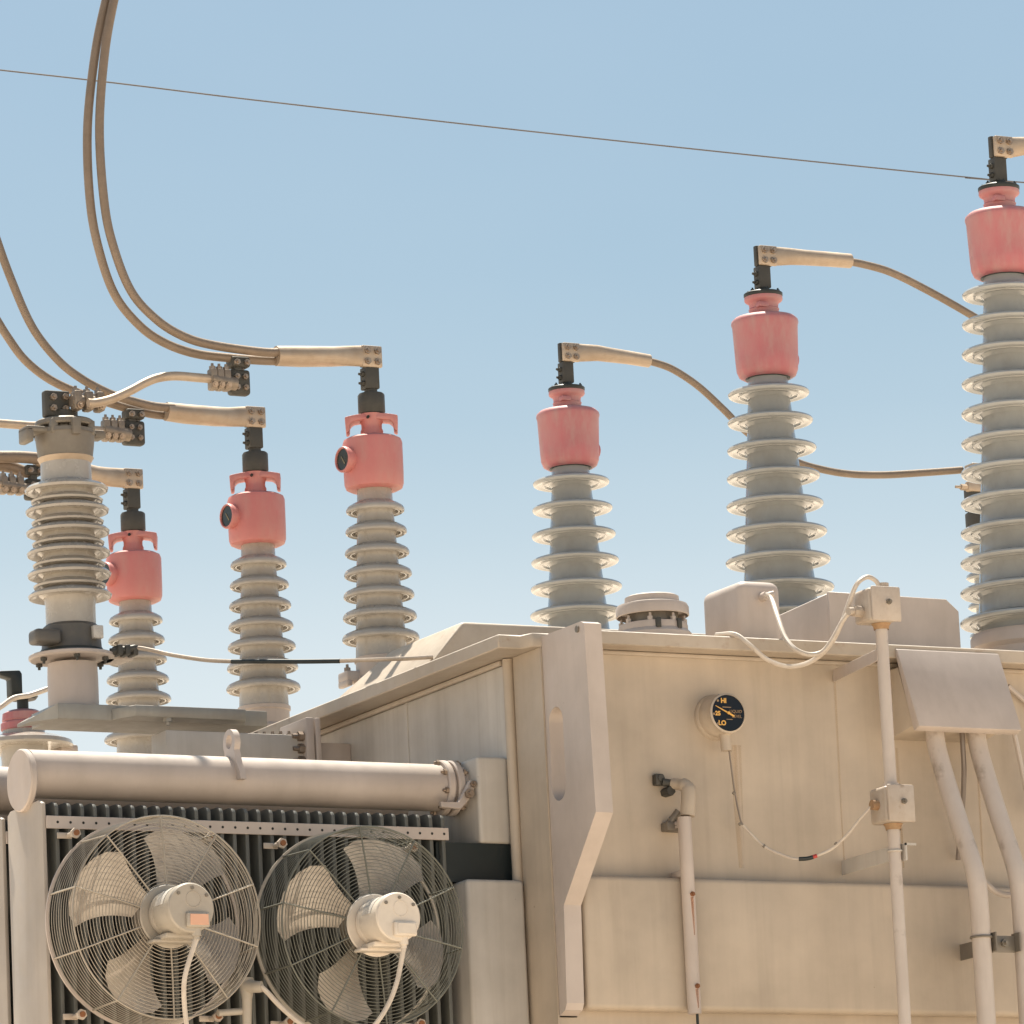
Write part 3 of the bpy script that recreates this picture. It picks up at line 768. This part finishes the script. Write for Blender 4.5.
q.cyl(c0+V((0, .001, 0)), c0+V((0, -.003, 0)), .005, seg=12)
q.build('pointer', M['ochre'], t)
gb = V((gx+.004, -.062, gz-.068))
MB().cyl(gb, gb+V((.002, 0, -.058)), .019).build('outlet', M['paint'], t)

# capillary from the gauge to the lower junction box
YJ = -.33
cp = [(728, 741, -.062), (731, 765, -.06), (735, 793, -.05), (740, 818, -.05), (743, 825, -.05), (752, 835, -.06), (764, 846, -.08), (780, 854, -.11), (800, 859, -.15)]
P = path(cp, 0)
t = thing('gauge_cord', P[0], 'thin cord looping from the round gauge to the lower junction box', 'cord')
MB().tube(P[:5], .0032, 6, 6).build('capillary', M['thin'], t)
MB().tube(P[4:]+path([(828, 851, -.2), (846, 836, -.25), (860, 819, -.29), (871, 807, -.32)], 0), .0052, 8, 6).build('cord_jacket', M['cord'], t)
MB().tube(path([(799, 859, -.148), (807, 858.5, -.165), (813, 857, -.175)], 0), .0075, 8, 4).build('black_tape', M['black'], t)
MB().tube(path([(813, 857, -.175), (817, 855.6, -.182)], 0), .0068, 8).build('red_tape', M['red_tape'], t)
for px, py, y in ((734, 793, -.05), (740, 824, -.05), (764, 846, -.08), (836, 844, -.22)):
    p = at(px, py, 'y', y); q = MB(); q.cyl(p+V((-.003, 0, .003)), p+V((.003, 0, -.003)), .0065, seg=8)
    q.build('cord_tie', M['greymetal'], t)

# drain pipe with valve on the wall
yd = -.085
t = thing('drain_pipe', at(688, 870, 'y', 0), 'vertical drain pipe with elbow and rust stained bolts on the tank wall', 'pipe')
e = path([(673, 784, -.04), (683, 785, -.075), (688, 789, -.09), (688.5, 800, -.095), (687.5, 816, -.095)], 0)
MB().tube(e, [.02, .024, .026, .026, .026], 14, 5).build('elbow', M['paint'], t)
q = MB(); a, c = at(681, 816, 'y', -.12), at(694, 816, 'y', -.12); d = at(688, 1013, 'y', -.12)
xm = (a.x+c.x)/2; q.tube([(xm, -.097, d.z), (xm, -.097, a.z)], .0235, 20)
for z_ in (a.z-.02, a.z-.19): q.box(xm-.012, xm+.012, -.085, -.001, z_-.012, z_+.012, .003)
cc = q.build('pipe_cover', M['clean'], t)
xm = (a.x+c.x)/2
bz = [at(691, 894, 'y', -.12).z, at(696, 986, 'y', -.12).z]
q = Bolts()
for z_ in bz: q.bolt((xm+.002, -.1195, z_), (0, -1, 0), .009, .007)
q.build('cover_bolt', M['rust'], t)
for z_, ln in zip(bz, (.14, .075)):
    q = MB(); q.prism([(xm-.005, -.1212, z_-.01), (xm+.006, -.1212, z_-.01), (xm+.0045, -.1212, z_-ln), (xm+.001, -.1212, z_-ln)], (0, .0006, 0))
    q.build('rust_run', M['run4'], cc)
MB().cyl((xm+.008, -.1, d.z-.1), (xm+.008, -.1, d.z+.01), .005, seg=8).build('rod', M['black'], t)
q = MB()
v1, v2 = at(661, 778, 'y', -.03), at(670, 791, 'y', -.04)
q.cyl(v1+V((0, .03, 0)), v1+V((0, -.005, 0)), .013, seg=8); q.box(v1.x-.02, v1.x+.014, -.03, -.001, v1.z-.025, v1.z+.016, .006); q.tube(path([(662, 782, -.03), (675, 784, -.04)], 0), .014, 10)
q.cyl(v2+V((0, .04, 0)), v2+V((0, -.01, 0)), .017, seg=6)
q.build('valve', M['dark'], t)
q = MB(); q.tube(path([(679, 811, -.05), (670, 823, -.03), (666, 829, -.02)], 0), .014, 10); v3 = at(668, 827, 'y', -.0)
q.box(v3.x-.03, v3.x+.045, -.05, -.0, v3.z-.02, v3.z+.012, .006); q.bolt(v3+V((.01, -.05, -.006)), (0, -1, 0), .012, .012)
q.build('petcock', M['greymetal'], t)

# ------------------------------------------------------------------ small conduit with its junction boxes
t = thing('conduit_run', at(904, 1000, 'y', YJ), 'slim vertical conduit with two square rust stained junction boxes', 'conduit')
c1, c2 = at(877, 607, 'y', YJ), at(892, 806, 'y', YJ)
cx = (c1.x+c2.x)/2+.006
for c_, w, hgt, nm in ((c1, .063, .058, 'top'), (c2, .058, .062, 'low')):
    q = MB(); q.box(c_.x-w, c_.x+w-.012, YJ-.055, YJ+.055, c_.z-hgt, c_.z+hgt, .012, 3)
    jb = q.build('junction_box', M['rusty'], t)
    q = MB(); q.box(c_.x-w+.004, c_.x+w-.006, YJ-.068, YJ-.056, c_.z-hgt-.003, c_.z+hgt+.003, .006, 2)
    q.build('box_lid', M['lid'], jb)
    q = MB(); q.bolt((c_.x+.006, YJ-.068, c_.z+.006), (0, -1, 0), .010, .010); q.build('lid_screw', M['greymetal'], jb)
    q = MB(); q.lathe([(.026, c_.z-hgt-.022), (.028, c_.z-hgt-.010), (.034, c_.z-hgt-.001)], (cx, YJ, 0), seg=20); q.build('hub', M['hubrust'], jb)
zt1 = c1.z-.058; zb2 = c2.z-.062
q = MB(); q.cyl((cx, YJ, c2.z+.06), (cx, YJ, zt1-.01), .0215); q.cyl((cx, YJ, 2.2), (cx, YJ, zb2-.012), .0215); q.cyl((cx, YJ, c2.z+.062), (cx, YJ, c2.z+.078), .028)
q.build('pipe', M['conduit'], t)
q = MB()
q.prism([at(833, 670, 'y', -.004), at(833, 682, 'y', -.004), at(877, 661, 'y', YJ), at(877, 649, 'y', YJ)], (.006, 0, 0), .001, 1)
q.build('bracket_arm', M['clean'], t)
a1 = at(858, 867, 'y', -.069+.065)
q = MB(); q.prism([V((cx-.02, -.004, a1.z+.02)), V((cx-.02, -.004, a1.z-.03)), V((cx-.02, YJ+.01, a1.z-.03)), V((cx-.02, YJ+.01, a1.z+.02))], (.005, 0, 0), .001, 1)
q.box(cx+.026, cx+.032, YJ-.03, YJ+.02, a1.z-.03, a1.z+.03); q.box(cx+.026, cx+.07, YJ-.03, YJ-.025, a1.z+.022, a1.z+.03)
q.ring((cx, YJ, a1.z+.005), .0235, .004, 'z', 24, 6)
q.build('bracket_arm', M['panel'], t)
# glands
q = MB(); q.cyl(c1+V((.03, 0, .055)), c1+V((.03, 0, .085)), .020, seg=8); q.build('cable_gland', M['rusty'], t)
q = MB(); q.cyl(c1+V((-.06, 0, -.02)), c1+V((-.105, -.01, -.02)), .02, seg=8); q.cyl(c1+V((-.10, -.01, -.02)), c1+V((-.125, -.015, -.024)), .014, seg=10)
q.build('cable_gland', M['rusty'], t)
q = MB(); q.cyl(c2+V((-.055, 0, 0)), c2+V((-.082, -.0, .002)), .018, seg=10); q.build('cable_gland', M['hubrust'], t)

def cord(label, pts, r=.0085, mat='cord', y=0):
    P = path(pts, y)
    return tag(MB().tube(P, r, 8, 7).build('flexible_cord', M[mat], origin=P[0]), label, 'cord')
ga = gp+V((.02, -.045, .004))
cord('pale cord drooping from the rounded handhole box to the upper junction box side',
     [(766, 594, .05), (772, 600, .02), (778, 618, -.08), (785, 637, -.15), (795, 649, -.2), (809, 654.5, -.22), (822, 652, -.24), (832, 640, -.27), (842, 622, -.3), (850, 612, -.33), (856, 611, -.33)], .0085)
cord('pale cord drooping low over the flange, rising to the upper junction box top',
     [(716, 635, -.03), (735, 634.5, -.105), (750, 645, -.15), (768, 660, -.16), (790, 666.5, -.18), (812, 661, -.2), (830, 645, -.24), (842, 622, -.28), (850, 600, -.31), (857, 584, -.33), (867, 577, -.33), (876, 581, -.33), (879.5, 588, -.33)], .0085)

# ------------------------------------------------------------------ sloped control box with its conduits
yt, ybm = -.113, -.232
TL, TR_ = at(899, 648, 'y', yt), at(1000, 655, 'y', yt)
BL, BR = at(917, 727, 'y', ybm), at(1021, 729, 'y', ybm)
xL, xR = (TL.x+BL.x)/2, (TR_.x+BR.x)/2
zT, zB2 = (TL.z+TR_.z)/2, (BL.z+BR.z)/2
t = thing('control_box', (xL, -.1, zB2), 'grey control box with a slanted blank lid on the tank wall at right', 'control box')
dn = .04
q = MB(); q.hexa([(xL, ybm, zB2), (xR, ybm, zB2), (xR, ybm+dn, zB2-.012), (xL, ybm+dn, zB2-.012), (xL, yt, zT), (xR, yt, zT), (xR, yt+dn*.5, zT+.004), (xL, yt+dn*.5, zT+.004)], .004, 2)
q.build('lid', M['clean'], t)
q = MB(); q.hexa([(xL+.012, -.175, zB2+.012), (xR-.03, -.175, zB2+.012), (xR-.03, -.001, zB2-.01), (xL+.012, -.001, zB2-.01), (xL+.012, -.09, zT-.06), (xR-.03, -.09, zT-.06), (xR-.03, -.001, zT-.06), (xL+.012, -.001, zT-.06)], .004, 2)
q.build('box_body', M['paint'], t)
GCN = 'pair of thick conduits under the slanted control box'
def fat(label, px0, px1, dx):
    a = at(px0, 736, 'y', -.13); x0 = a.x
    P = [V((x0, -.125, a.z+.05)), V((x0, -.14, a.z-.06)), V((x0+.016, -.215, a.z-.30)), V((x0+.028, -.262, a.z-.44)), V((x0+.032, -.285, a.z-.52)), V((x0+.034, -.292, a.z-.62)), V((x0+.034, -.292, a.z-1.1)), V((x0+.034, -.292, 2.4))]
    th_ = thing('thick_conduit', (x0, -.29, 2.4), label, 'conduit', GCN)
    MB().tube(P, .033, 18, 8).build('pipe', M['conduit'], th_)
    return th_, P
f1, P1 = fat('thick bent conduit leaving the control box, the left of the pair', 935.5, 0, 0)
f2, P2_ = fat('thick bent conduit leaving the control box, the right of the pair', 977, 0, 0)
zc_ = at(980, 943, 'y', -.292).z
q = MB(); q.box(P1[-1].x+.04, P2_[-1].x-.04, -.30, -.295, zc_-.032, zc_+.026, .001); q.box(P1[-1].x+.035, P1[-1].x+.04, -.33, -.28, zc_-.03, zc_+.035); q.box(P2_[-1].x-.04, P2_[-1].x-.035, -.33, -.28, zc_-.03, zc_+.035)
q.bolt((P1[-1].x*.5+P2_[-1].x*.5, -.30, zc_), (0, -1, 0), .014, .012)
q.box(P1[-1].x+.05, P1[-1].x+.055, -.295, -.069, zc_-.03, zc_+.026)
q.ring((P1[-1].x, -.292, zc_+.02), .0355, .005, 'z', 28, 6)
q.build('strut_clamp', M['greymetal'], f1)
tag(MB().tube(path([(962, 733, -.12), (963, 750, -.12), (964, 775, -.1), (962, 815, -.06), (958, 860, -.02)], 0), .0095, 8, 6).build('flexible_cord', M['thin'], origin=at(962, 733, 'y', -.12)), 'thin grey cord hanging between the two thick conduits', 'cord')
tag(MB().tube(path([(975, 872, -.2), (986, 883, -.2), (996, 892, -.2), (1008, 895, -.2), (1022, 893, -.2)], 0), .011, 8, 6).build('flexible_cord', M['conduit'], origin=at(990, 890, 'y', -.2)), 'short pale cord sagging behind the two thick conduits', 'cord')
P = path([(1008, 686, -.02), (1024, 700, -.02), (1060, 730, -.02)], 0)
tag(MB().tube(P, .009, 8, 4).build('slanting_conduit', M['conduit'], origin=P[0]), 'thin slanting conduit right of the control box', 'conduit')
P = path([(1013, 728, -.05), (1019, 755, -.05), (1026, 790, -.05), (1030, 812, -.05)], 0)
tag(MB().tube(P, .009, 8, 4).build('wall_cord', M['conduit'], origin=P[0]), 'thin pale cord down the wall at the right edge below the control box', 'cord')

# ------------------------------------------------------------------ radiators
YH, ZHD, RH = .385, 4.92, .081
XF0, XF1 = -1.752, -.276
def radiator(loc, label):
    x, y, z = loc
    t = thing('radiator', loc, label, 'radiator', 'cooling radiators on the left side of the tank')
    xe = -1.762
    q = MB()
    q.tube([(xe+.01, YH, ZHD), (-.20, YH, ZHD)], RH, 40)
    hp = q.build('header_pipe', M['clean'], t)
    MB().tube([(xe+.06, YH, 1.52), (-.013, YH, 1.52)], RH, 24).build('lower_header_pipe', M['clean'], t)
    q = MB(); q.lathe([(0, .020), (.101, .020), (.105, .015), (.105, 0), (.101, -.005), (0, -.005)], (xe, YH-.004, ZHD-.024), '-x', seg=48)
    q.build('end_cap', M['clean'], hp)
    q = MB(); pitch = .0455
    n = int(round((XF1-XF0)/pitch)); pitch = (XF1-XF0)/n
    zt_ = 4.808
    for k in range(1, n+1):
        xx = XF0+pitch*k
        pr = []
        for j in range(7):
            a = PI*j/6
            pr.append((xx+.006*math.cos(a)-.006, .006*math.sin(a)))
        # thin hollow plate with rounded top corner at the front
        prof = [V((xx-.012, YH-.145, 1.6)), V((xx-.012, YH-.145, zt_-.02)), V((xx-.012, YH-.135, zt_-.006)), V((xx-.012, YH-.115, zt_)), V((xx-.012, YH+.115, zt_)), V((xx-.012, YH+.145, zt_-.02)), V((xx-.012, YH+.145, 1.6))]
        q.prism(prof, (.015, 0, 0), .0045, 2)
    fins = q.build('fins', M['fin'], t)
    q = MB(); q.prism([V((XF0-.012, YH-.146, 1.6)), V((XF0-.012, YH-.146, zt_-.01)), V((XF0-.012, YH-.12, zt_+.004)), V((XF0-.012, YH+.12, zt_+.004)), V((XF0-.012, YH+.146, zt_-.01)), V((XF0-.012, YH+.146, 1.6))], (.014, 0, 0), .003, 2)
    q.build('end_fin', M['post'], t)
    zs = 4.735
    for dz in (0, -.98):
        q = MB(); q.box(XF0+.0, XF1+.012, YH-.153, YH-.1465, zs-.021+dz, zs+.021+dz, .001, 1)
        n0_ = len(q.bm.faces)
        for k in range(1, n+1): q.cyl((XF0+pitch*k-.006, YH-.1525, zs+dz), (XF0+pitch*k-.006, YH-.1536, zs+dz), .0048, seg=8)
        q.bm.faces.ensure_lookup_table()
        for f_ in q.bm.faces[n0_:]: f_.material_index = 1
        q.build('tie_strip', M['clean'], t).data.materials.append(M['hole'])
    return t
rad = radiator((XF0, YH, 1.6), 'finned radiator behind the two fans, in full view below its thick header pipe')
# the valve at the pipe's tank end, and the lifting eye, belong to the front radiator only
q = MB()
q.lathe([(RH, 0), (.092, 0), (.096, .004), (.096, .022), (.092, .026), (RH, .026)], (-.195, YH, ZHD), '-x', seg=40)
q.lathe([(RH, 0), (.092, 0), (.096, .004), (.096, .022), (.092, .026), (RH, .026)], (-.158, YH, ZHD), '-x', seg=40)
q.tube([(-.2, YH, ZHD), (-.13, YH, ZHD)], RH-.004, 32)
q.prism([V((-.215, YH-.05, ZHD-.062)), V((-.265, YH-.09, ZHD-.064)), V((-.265, YH-.09, ZHD-.085)), V((-.19, YH-.09, ZHD-.09)), V((-.155, YH-.10, ZHD-.05)), V((-.13, YH-.10, ZHD+.0)), V((-.155, YH-.10, ZHD+.012)), V((-.18, YH-.10, ZHD-.03)), V((-.2, YH-.095, ZHD-.064))], (0, -.02, 0), .004, 1)
q.build('shutoff_valve', M['clean'], rad)
q = Bolts()
q.bolt((-.165, YH-.122, ZHD-.038), (0, -1, 0), .017, .012); q.bolt((-.147, YH-.122, ZHD-.004), (0, -1, 0), .012, .010)
for k in range(8):
    a = k*PI/4+.25
    q.bolt((-.223, YH+.086*math.cos(a), ZHD+.086*math.sin(a)), (-1, 0, 0), .011, .01); q.bolt((-.158, YH+.086*math.cos(a), ZHD+.086*math.sin(a)), (1, 0, 0), .011, .01)
q.build('valve_bolt', M['bolt'], rad)
xe_ = at(232, 760, 'y', YH-.05).x
ol, hl = [], []
ey, ez = YH-.03, at(226, 743, 'y', YH-.03).z
for k in range(17):
    a = math.radians(-35+250*k/16); ol.append(V((xe_, ey+.047*math.cos(a), ez+.047*math.sin(a))))
for p in ((-.055, -.075), (-.078, -.11), (-.083, -.135), (-.055, -.135), (-.04, -.09), (.03, -.075)): ol.append(V((xe_, ey+p[0], ez+p[1])))
for k in range(20):
    a = 2*PI*k/20; hl.append(V((xe_, ey+.024*math.cos(a), ez+.004+.024*math.sin(a))))
plate_with_hole(ol, hl, (.022, 0, 0)).build('lifting_eye', M['clean'], rad, angle=30)
for i, l in [(1, 'finned radiator right behind the fan radiator, a sliver seen at the left edge')] + [(k, 'finned radiator farther back along the tank, hidden behind the fan radiator') for k in range(2, 8)]:
    r = rad.copy(); COL.objects.link(r); r.location = (XF0, YH+.34*i, 1.6); r['label'] = l
    for ch in list(rad.children):
        if ch.name.split('.')[0] in ('lifting_eye', 'shutoff_valve', 'valve_bolt'): continue
        c = ch.copy(); COL.objects.link(c); c.parent = r
        for gch in list(ch.children):
            d = gch.copy(); COL.objects.link(d); d.parent = c

# ------------------------------------------------------------------ fans
YFR, YBK, RF = -.03, .165, .335
def fan(loc, label, wire, motor, plate_mat, rot=0.0):
    x, _, z = loc
    t = thing('cooling_fan', loc, label, 'fan', 'caged cooling fans on the radiator')
    q = MB()
    c = V((x, YFR, z))
    nr = 22
    for k in range(nr):
        R = .098+(RF-.098)*k/(nr-1)
        dy = -.012*(1-((R-.098)/(RF-.098))**2)
        q.ring((x, YFR+dy, z), R, .0014 if k < nr-1 else .0034, seg=80)
    ns = 10
    for k in range(ns):
        a = math.radians(-88+36*k)+rot
        d = V((math.cos(a), 0, math.sin(a)))
        q.tube([c+d*.095+V((0, -.015, 0)), c+d*.22+V((0, -.011, 0)), c+d*RF+V((0, -.003, 0))], .003, 6)
    q.build('front_guard', wire, t)
    q = MB()
    nb_ = 11
    for k in range(1, nb_+1):
        f = k/nb_; q.ring((x, YFR+(YBK-YFR)*f, z), RF+.008*f, .0013 if k < nb_ else .0036, seg=80)
    for k in range(ns):
        a = math.radians(-88+36*k)+rot
        d = V((math.cos(a), 0, math.sin(a)))
        q.tube([c+d*RF, c+d*(RF+.008)+V((0, YBK-YFR, 0))], .0034, 6)
    q.build('side_guard', wire, t)
    # orifice ring and hub plate
    MB().lathe([(RF+.014, -YBK), (RF+.014, -YBK+.006), (RF+.004, -YBK+.006), (RF+.004, -YBK)], (x, 0, z), '-y', seg=72).build('orifice_ring', M['clean'] if wire == M['wire'] else M['motor'], t)
    MB().lathe([(.0, -YFR+.012), (.102, -YFR+.012), (.106, -YFR+.017), (.102, -YFR+.022), (0, -YFR+.022)], (x, 0, z), '-y', seg=48).build('mount_plate', motor, t)
    # motor
    q = MB(); L0 = -YFR+.022
    q.lathe([(.066, L0), (.078, L0+.006), (.080, L0+.03), (.0785, L0+.034), (.080, L0+.038), (.080, L0+.135), (.082, L0+.137), (.082, L0+.165), (.077, L0+.171), (0, L0+.171)], (x, 0, z+.004), '-y', seg=48)
    mo = q.build('motor', motor, t)
    yf = -(L0+.171)
    q = MB(); q.box(x-.022, x+.060, yf-.016, yf+.004, z-.062, z-.012, .008, 3)
    tb = q.build('terminal_box', motor, mo)
    q = MB(); q.box(x-.013, x+.052, yf-.0185, yf-.0155, z-.055, z-.019, .001, 1)
    q.build('box_plate', plate_mat, mo)
    q = MB(); q.ring((x+.008, yf-.0002, z+.032), .026, .0012, seg=28); q.build('cap_rim', motor, mo)
    for dx, dz in ((-.045, .05), (.055, .045), (0.005, .068)):
        q = MB(); q.cyl((x+dx, yf+.002, z+dz), (x+dx, yf-.004, z+dz), .006, seg=8); q.build('motor_screw', M['greymetal'], mo)
    q = MB(); n0 = []
    for k in range(9):
        a = math.radians(112+56*k/8); n0.append((x+.0812*math.cos(a), z+.004+.0812*math.sin(a)))
    for a_, b_ in zip(n0, n0[1:]):
        q.bm.faces.new([q.bm.verts.new((a_[0], yf+.05, a_[1])), q.bm.verts.new((b_[0], yf+.05, b_[1])), q.bm.verts.new((b_[0], yf+.115, b_[1])), q.bm.verts.new((a_[0], yf+.115, a_[1]))])
    q.build('rating_plate', M['sticker'], mo)
    q = MB(); q.box(x-.085, x+.07, -YFR*1-.0-.135, YFR-.02, z-.094, z-.084, .003); q.box(x-.06, x+.05, YFR-.12, YFR-.02, z-.086, z-.068, .006)
    q.build('motor_foot', motor, t)
    q = MB(); q.cyl((x+.02, yf+.012, z-.062), (x+.02, yf+.012, z-.088), .016, seg=12); q.cyl((x+.02, yf+.012, z-.088), (x+.02, yf+.012, z-.10), .010, seg=10)
    q.build('cord_grip', motor, t)
    # blades, all one way round
    for k in range(4):
        a0 = math.radians(59+90*k)+rot
        q = MB(); nr_, na = 9, 9; gr = []
        for i in range(nr_):
            f = i/(nr_-1); r = .075+(.312-.075)*f
            half = math.radians(21+9*f**.8)
            row = []
            for j in range(na):
                s2 = -1+2*j/(na-1)
                rr = r-(.034*abs(s2)**4+.02*max(0, -s2)**2)*f
                a = a0+half*s2+.10*f-.10*s2*f*(1-f)*2.2
                yy = .062+s2*.052*(.9+.1*f)+.012*(1-s2*s2)
                row.append(q.bm.verts.new((x+rr*math.cos(a), YFR+yy, z+rr*math.sin(a))))
            gr.append(row)
        fs = []
        for i in range(nr_-1):
            for j in range(na-1): fs.append(q.bm.faces.new([gr[i][j], gr[i+1][j], gr[i+1][j+1], gr[i][j+1]]))
        ret = bmesh.ops.solidify(q.bm, geom=fs, thickness=.003)
        q.build('blade', M['blade'], t, angle=60)
    MB().lathe([(0, -YFR-.015), (.06, -YFR-.015), (.075, -YFR-.03), (.075, -YFR-.10), (0, -YFR-.10)], (x, 0, z), '-y', seg=36).build('hub', M['greymetal'], t)
    # four stand-off bolts that fix the cage to the radiator
    for sx in (-1, 1):
        for sz in (-1, 1):
            q = MB(); px_, pz_ = x+sx*.245+.01, z+sz*.300
            q.cyl((px_, YBK+.06, pz_), (px_, YBK-.005, pz_), .009, seg=10); q.cyl((px_, YBK-.005, pz_), (px_, YBK-.018, pz_), .018, seg=6)
            q.box(px_-.04, px_+.012, YBK+.045, YBK+.052, pz_-.010, pz_+.010, .002)
            mb_ = q.build('mounting_bolt', M['rusty'], t)
            q = MB(); q.cyl((px_, YBK-.017, pz_), (px_, YBK-.024, pz_), .010, seg=10); q.build('bolt_end', M['rust'], mb_)
    return t
fc1, fc2 = at(167, 917, 'y', YFR), at(373, 926, 'y', YFR)
F1 = fan((fc1.x, YFR, fc1.z), 'caged cooling fan with bright wire guard and salmon motor plate, left of the two', M['wire'], M['motor'], M['plate_peach'])
F2 = fan((fc2.x, YFR, fc2.z), 'caged cooling fan with dull dark guard and white motor, right of the two', M['wire_dull'], M['motor_white'], M['motor_white'], math.radians(4))
def fan_cord(f, mp, pts, label):
    a = V((mp.x+.02, YFR-.193+.012, mp.z-.095))
    P = [a] + path(pts, 0)
    tag(MB().tube(P, .0085, 8, 7).build('motor_cord', M['cord'], origin=a), label, 'cord')
fan_cord(F1, fc1, [(187, 968, -.2), (184, 985, -.19), (184.5, 1005, -.17), (187, 1028, -.15), (192, 1060, -.1)], 'pale cord hanging from the motor of the bright fan')
fan_cord(F2, fc2, [(400, 968, -.2), (396, 985, -.2), (388, 1005, -.19), (374, 1026, -.17), (350, 1050, -.1)], 'pale cord hanging from the white motor of the dark fan')
# outlet elbow between the fans
e0 = at(249, 985, 'y', .12)
t = thing('cord_outlet', e0, 'small cast outlet elbow with a pale cord between the two fans', 'outlet')
q = MB(); q.tube(path([(247, 1040, .12), (247, 1000, .12), (247, 985, .12), (247, 978, .12)], 0), [.014, .017, .026, .022], 14); q.tube(path([(248, 986, .11), (258, 987, .06), (262, 986.5, .05)], 0), [.022, .02, .019], 12)
q.tube(path([(218, 1013, .13), (247, 1011, .13)], 0), .012, 10)
q.build('elbow', M['motor'], t)
MB().tube(path([(261, 986.5, .05), (268, 993, .04), (280, 1006, .03), (296, 1020, .02), (312, 1032, .02)], 0), .009, 8, 6).build('cord_end', M['cord'], t)

# ------------------------------------------------------------------ light
w = bpy.data.worlds.new('World'); sc.world = w; w.use_nodes = True
nt = w.node_tree; N, L = nt.nodes, nt.links
bg = N['Background']
sky = N.new('ShaderNodeTexSky'); sky.sky_type = 'NISHITA'; sky.sun_disc = False
sun_dir = V((.10, .37, .92)).normalized()
el = math.asin(sun_dir.z); az = math.atan2(sun_dir.x, sun_dir.y)
sky.sun_elevation = el; sky.sun_rotation = az
sky.altitude = 300; sky.air_density = 1.0; sky.dust_density = 3.5; sky.ozone_density = 1.0
tint = N.new('ShaderNodeMix'); tint.data_type = 'RGBA'; tint.blend_type = 'MULTIPLY'; tint.inputs['Factor'].default_value = 1
tint.inputs['B'].default_value = (.98, 1.11, 1.045, 1)
L.new(sky.outputs['Color'], tint.inputs['A']); # pale dust haze low over the horizon, by elevation
geo = N.new('ShaderNodeTexCoord'); sep = N.new('ShaderNodeSeparateXYZ'); L.new(geo.outputs['Generated'], sep.inputs['Vector'])
cr = N.new('ShaderNodeValToRGB'); e_ = cr.color_ramp.elements
e_[0].position = .0; e_[0].color = (.8, .8, .8, 1); e_[1].position = .28; e_[1].color = (0, 0, 0, 1)
for p_, f_ in ((.15, .78), (.177, .55), (.196, .29), (.215, .12), (.24, .03)):
    k_ = cr.color_ramp.elements.new(p_); k_.color = (f_, f_, f_, 1)
L.new(sep.outputs['Z'], cr.inputs['Fac'])
hz = N.new('ShaderNodeMix'); hz.data_type = 'RGBA'; hz.inputs['B'].default_value = (8.1, 8.5, 8.6, 1)
nz = N.new('ShaderNodeTexNoise'); nz.inputs['Scale'].default_value = 7; nz.inputs['Detail'].default_value = 4
mp_ = N.new('ShaderNodeMapping'); mp_.inputs['Scale'].default_value = (1, 1, 2.5); L.new(geo.outputs['Generated'], mp_.inputs['Vector']); L.new(mp_.outputs['Vector'], nz.inputs['Vector'])
ad = N.new('ShaderNodeMath'); ad.operation = 'MULTIPLY_ADD'; ad.inputs[1].default_value = .14; ad.inputs[2].default_value = -.055
L.new(nz.outputs['Fac'], ad.inputs[0])
sm = N.new('ShaderNodeMath'); sm.operation = 'ADD'; sm.use_clamp = True; L.new(ad.outputs[0], sm.inputs[0]); L.new(cr.outputs['Color'], sm.inputs[1])
L.new(sm.outputs[0], hz.inputs['Factor']); L.new(tint.outputs['Result'], hz.inputs['A'])
L.new(hz.outputs['Result'], bg.inputs['Color'])
bg.inputs['Strength'].default_value = .056
sd = bpy.data.lights.new('sun', 'SUN'); sd.energy = 4.6; sd.angle = math.radians(.53); sd.color = (1.0, .92, .79)
so = bpy.data.objects.new('sun', sd); COL.objects.link(so)
so.rotation_euler = sun_dir.to_track_quat('Z', 'Y').to_euler()
so.location = (0, 0, 30)
sc.view_settings.view_transform = 'Standard'; sc.view_settings.look = 'None'
sc.view_settings.exposure = 1.0; sc.view_settings.gamma = 1.0
sc.cycles.max_bounces = 8; sc.cycles.diffuse_bounces = 5
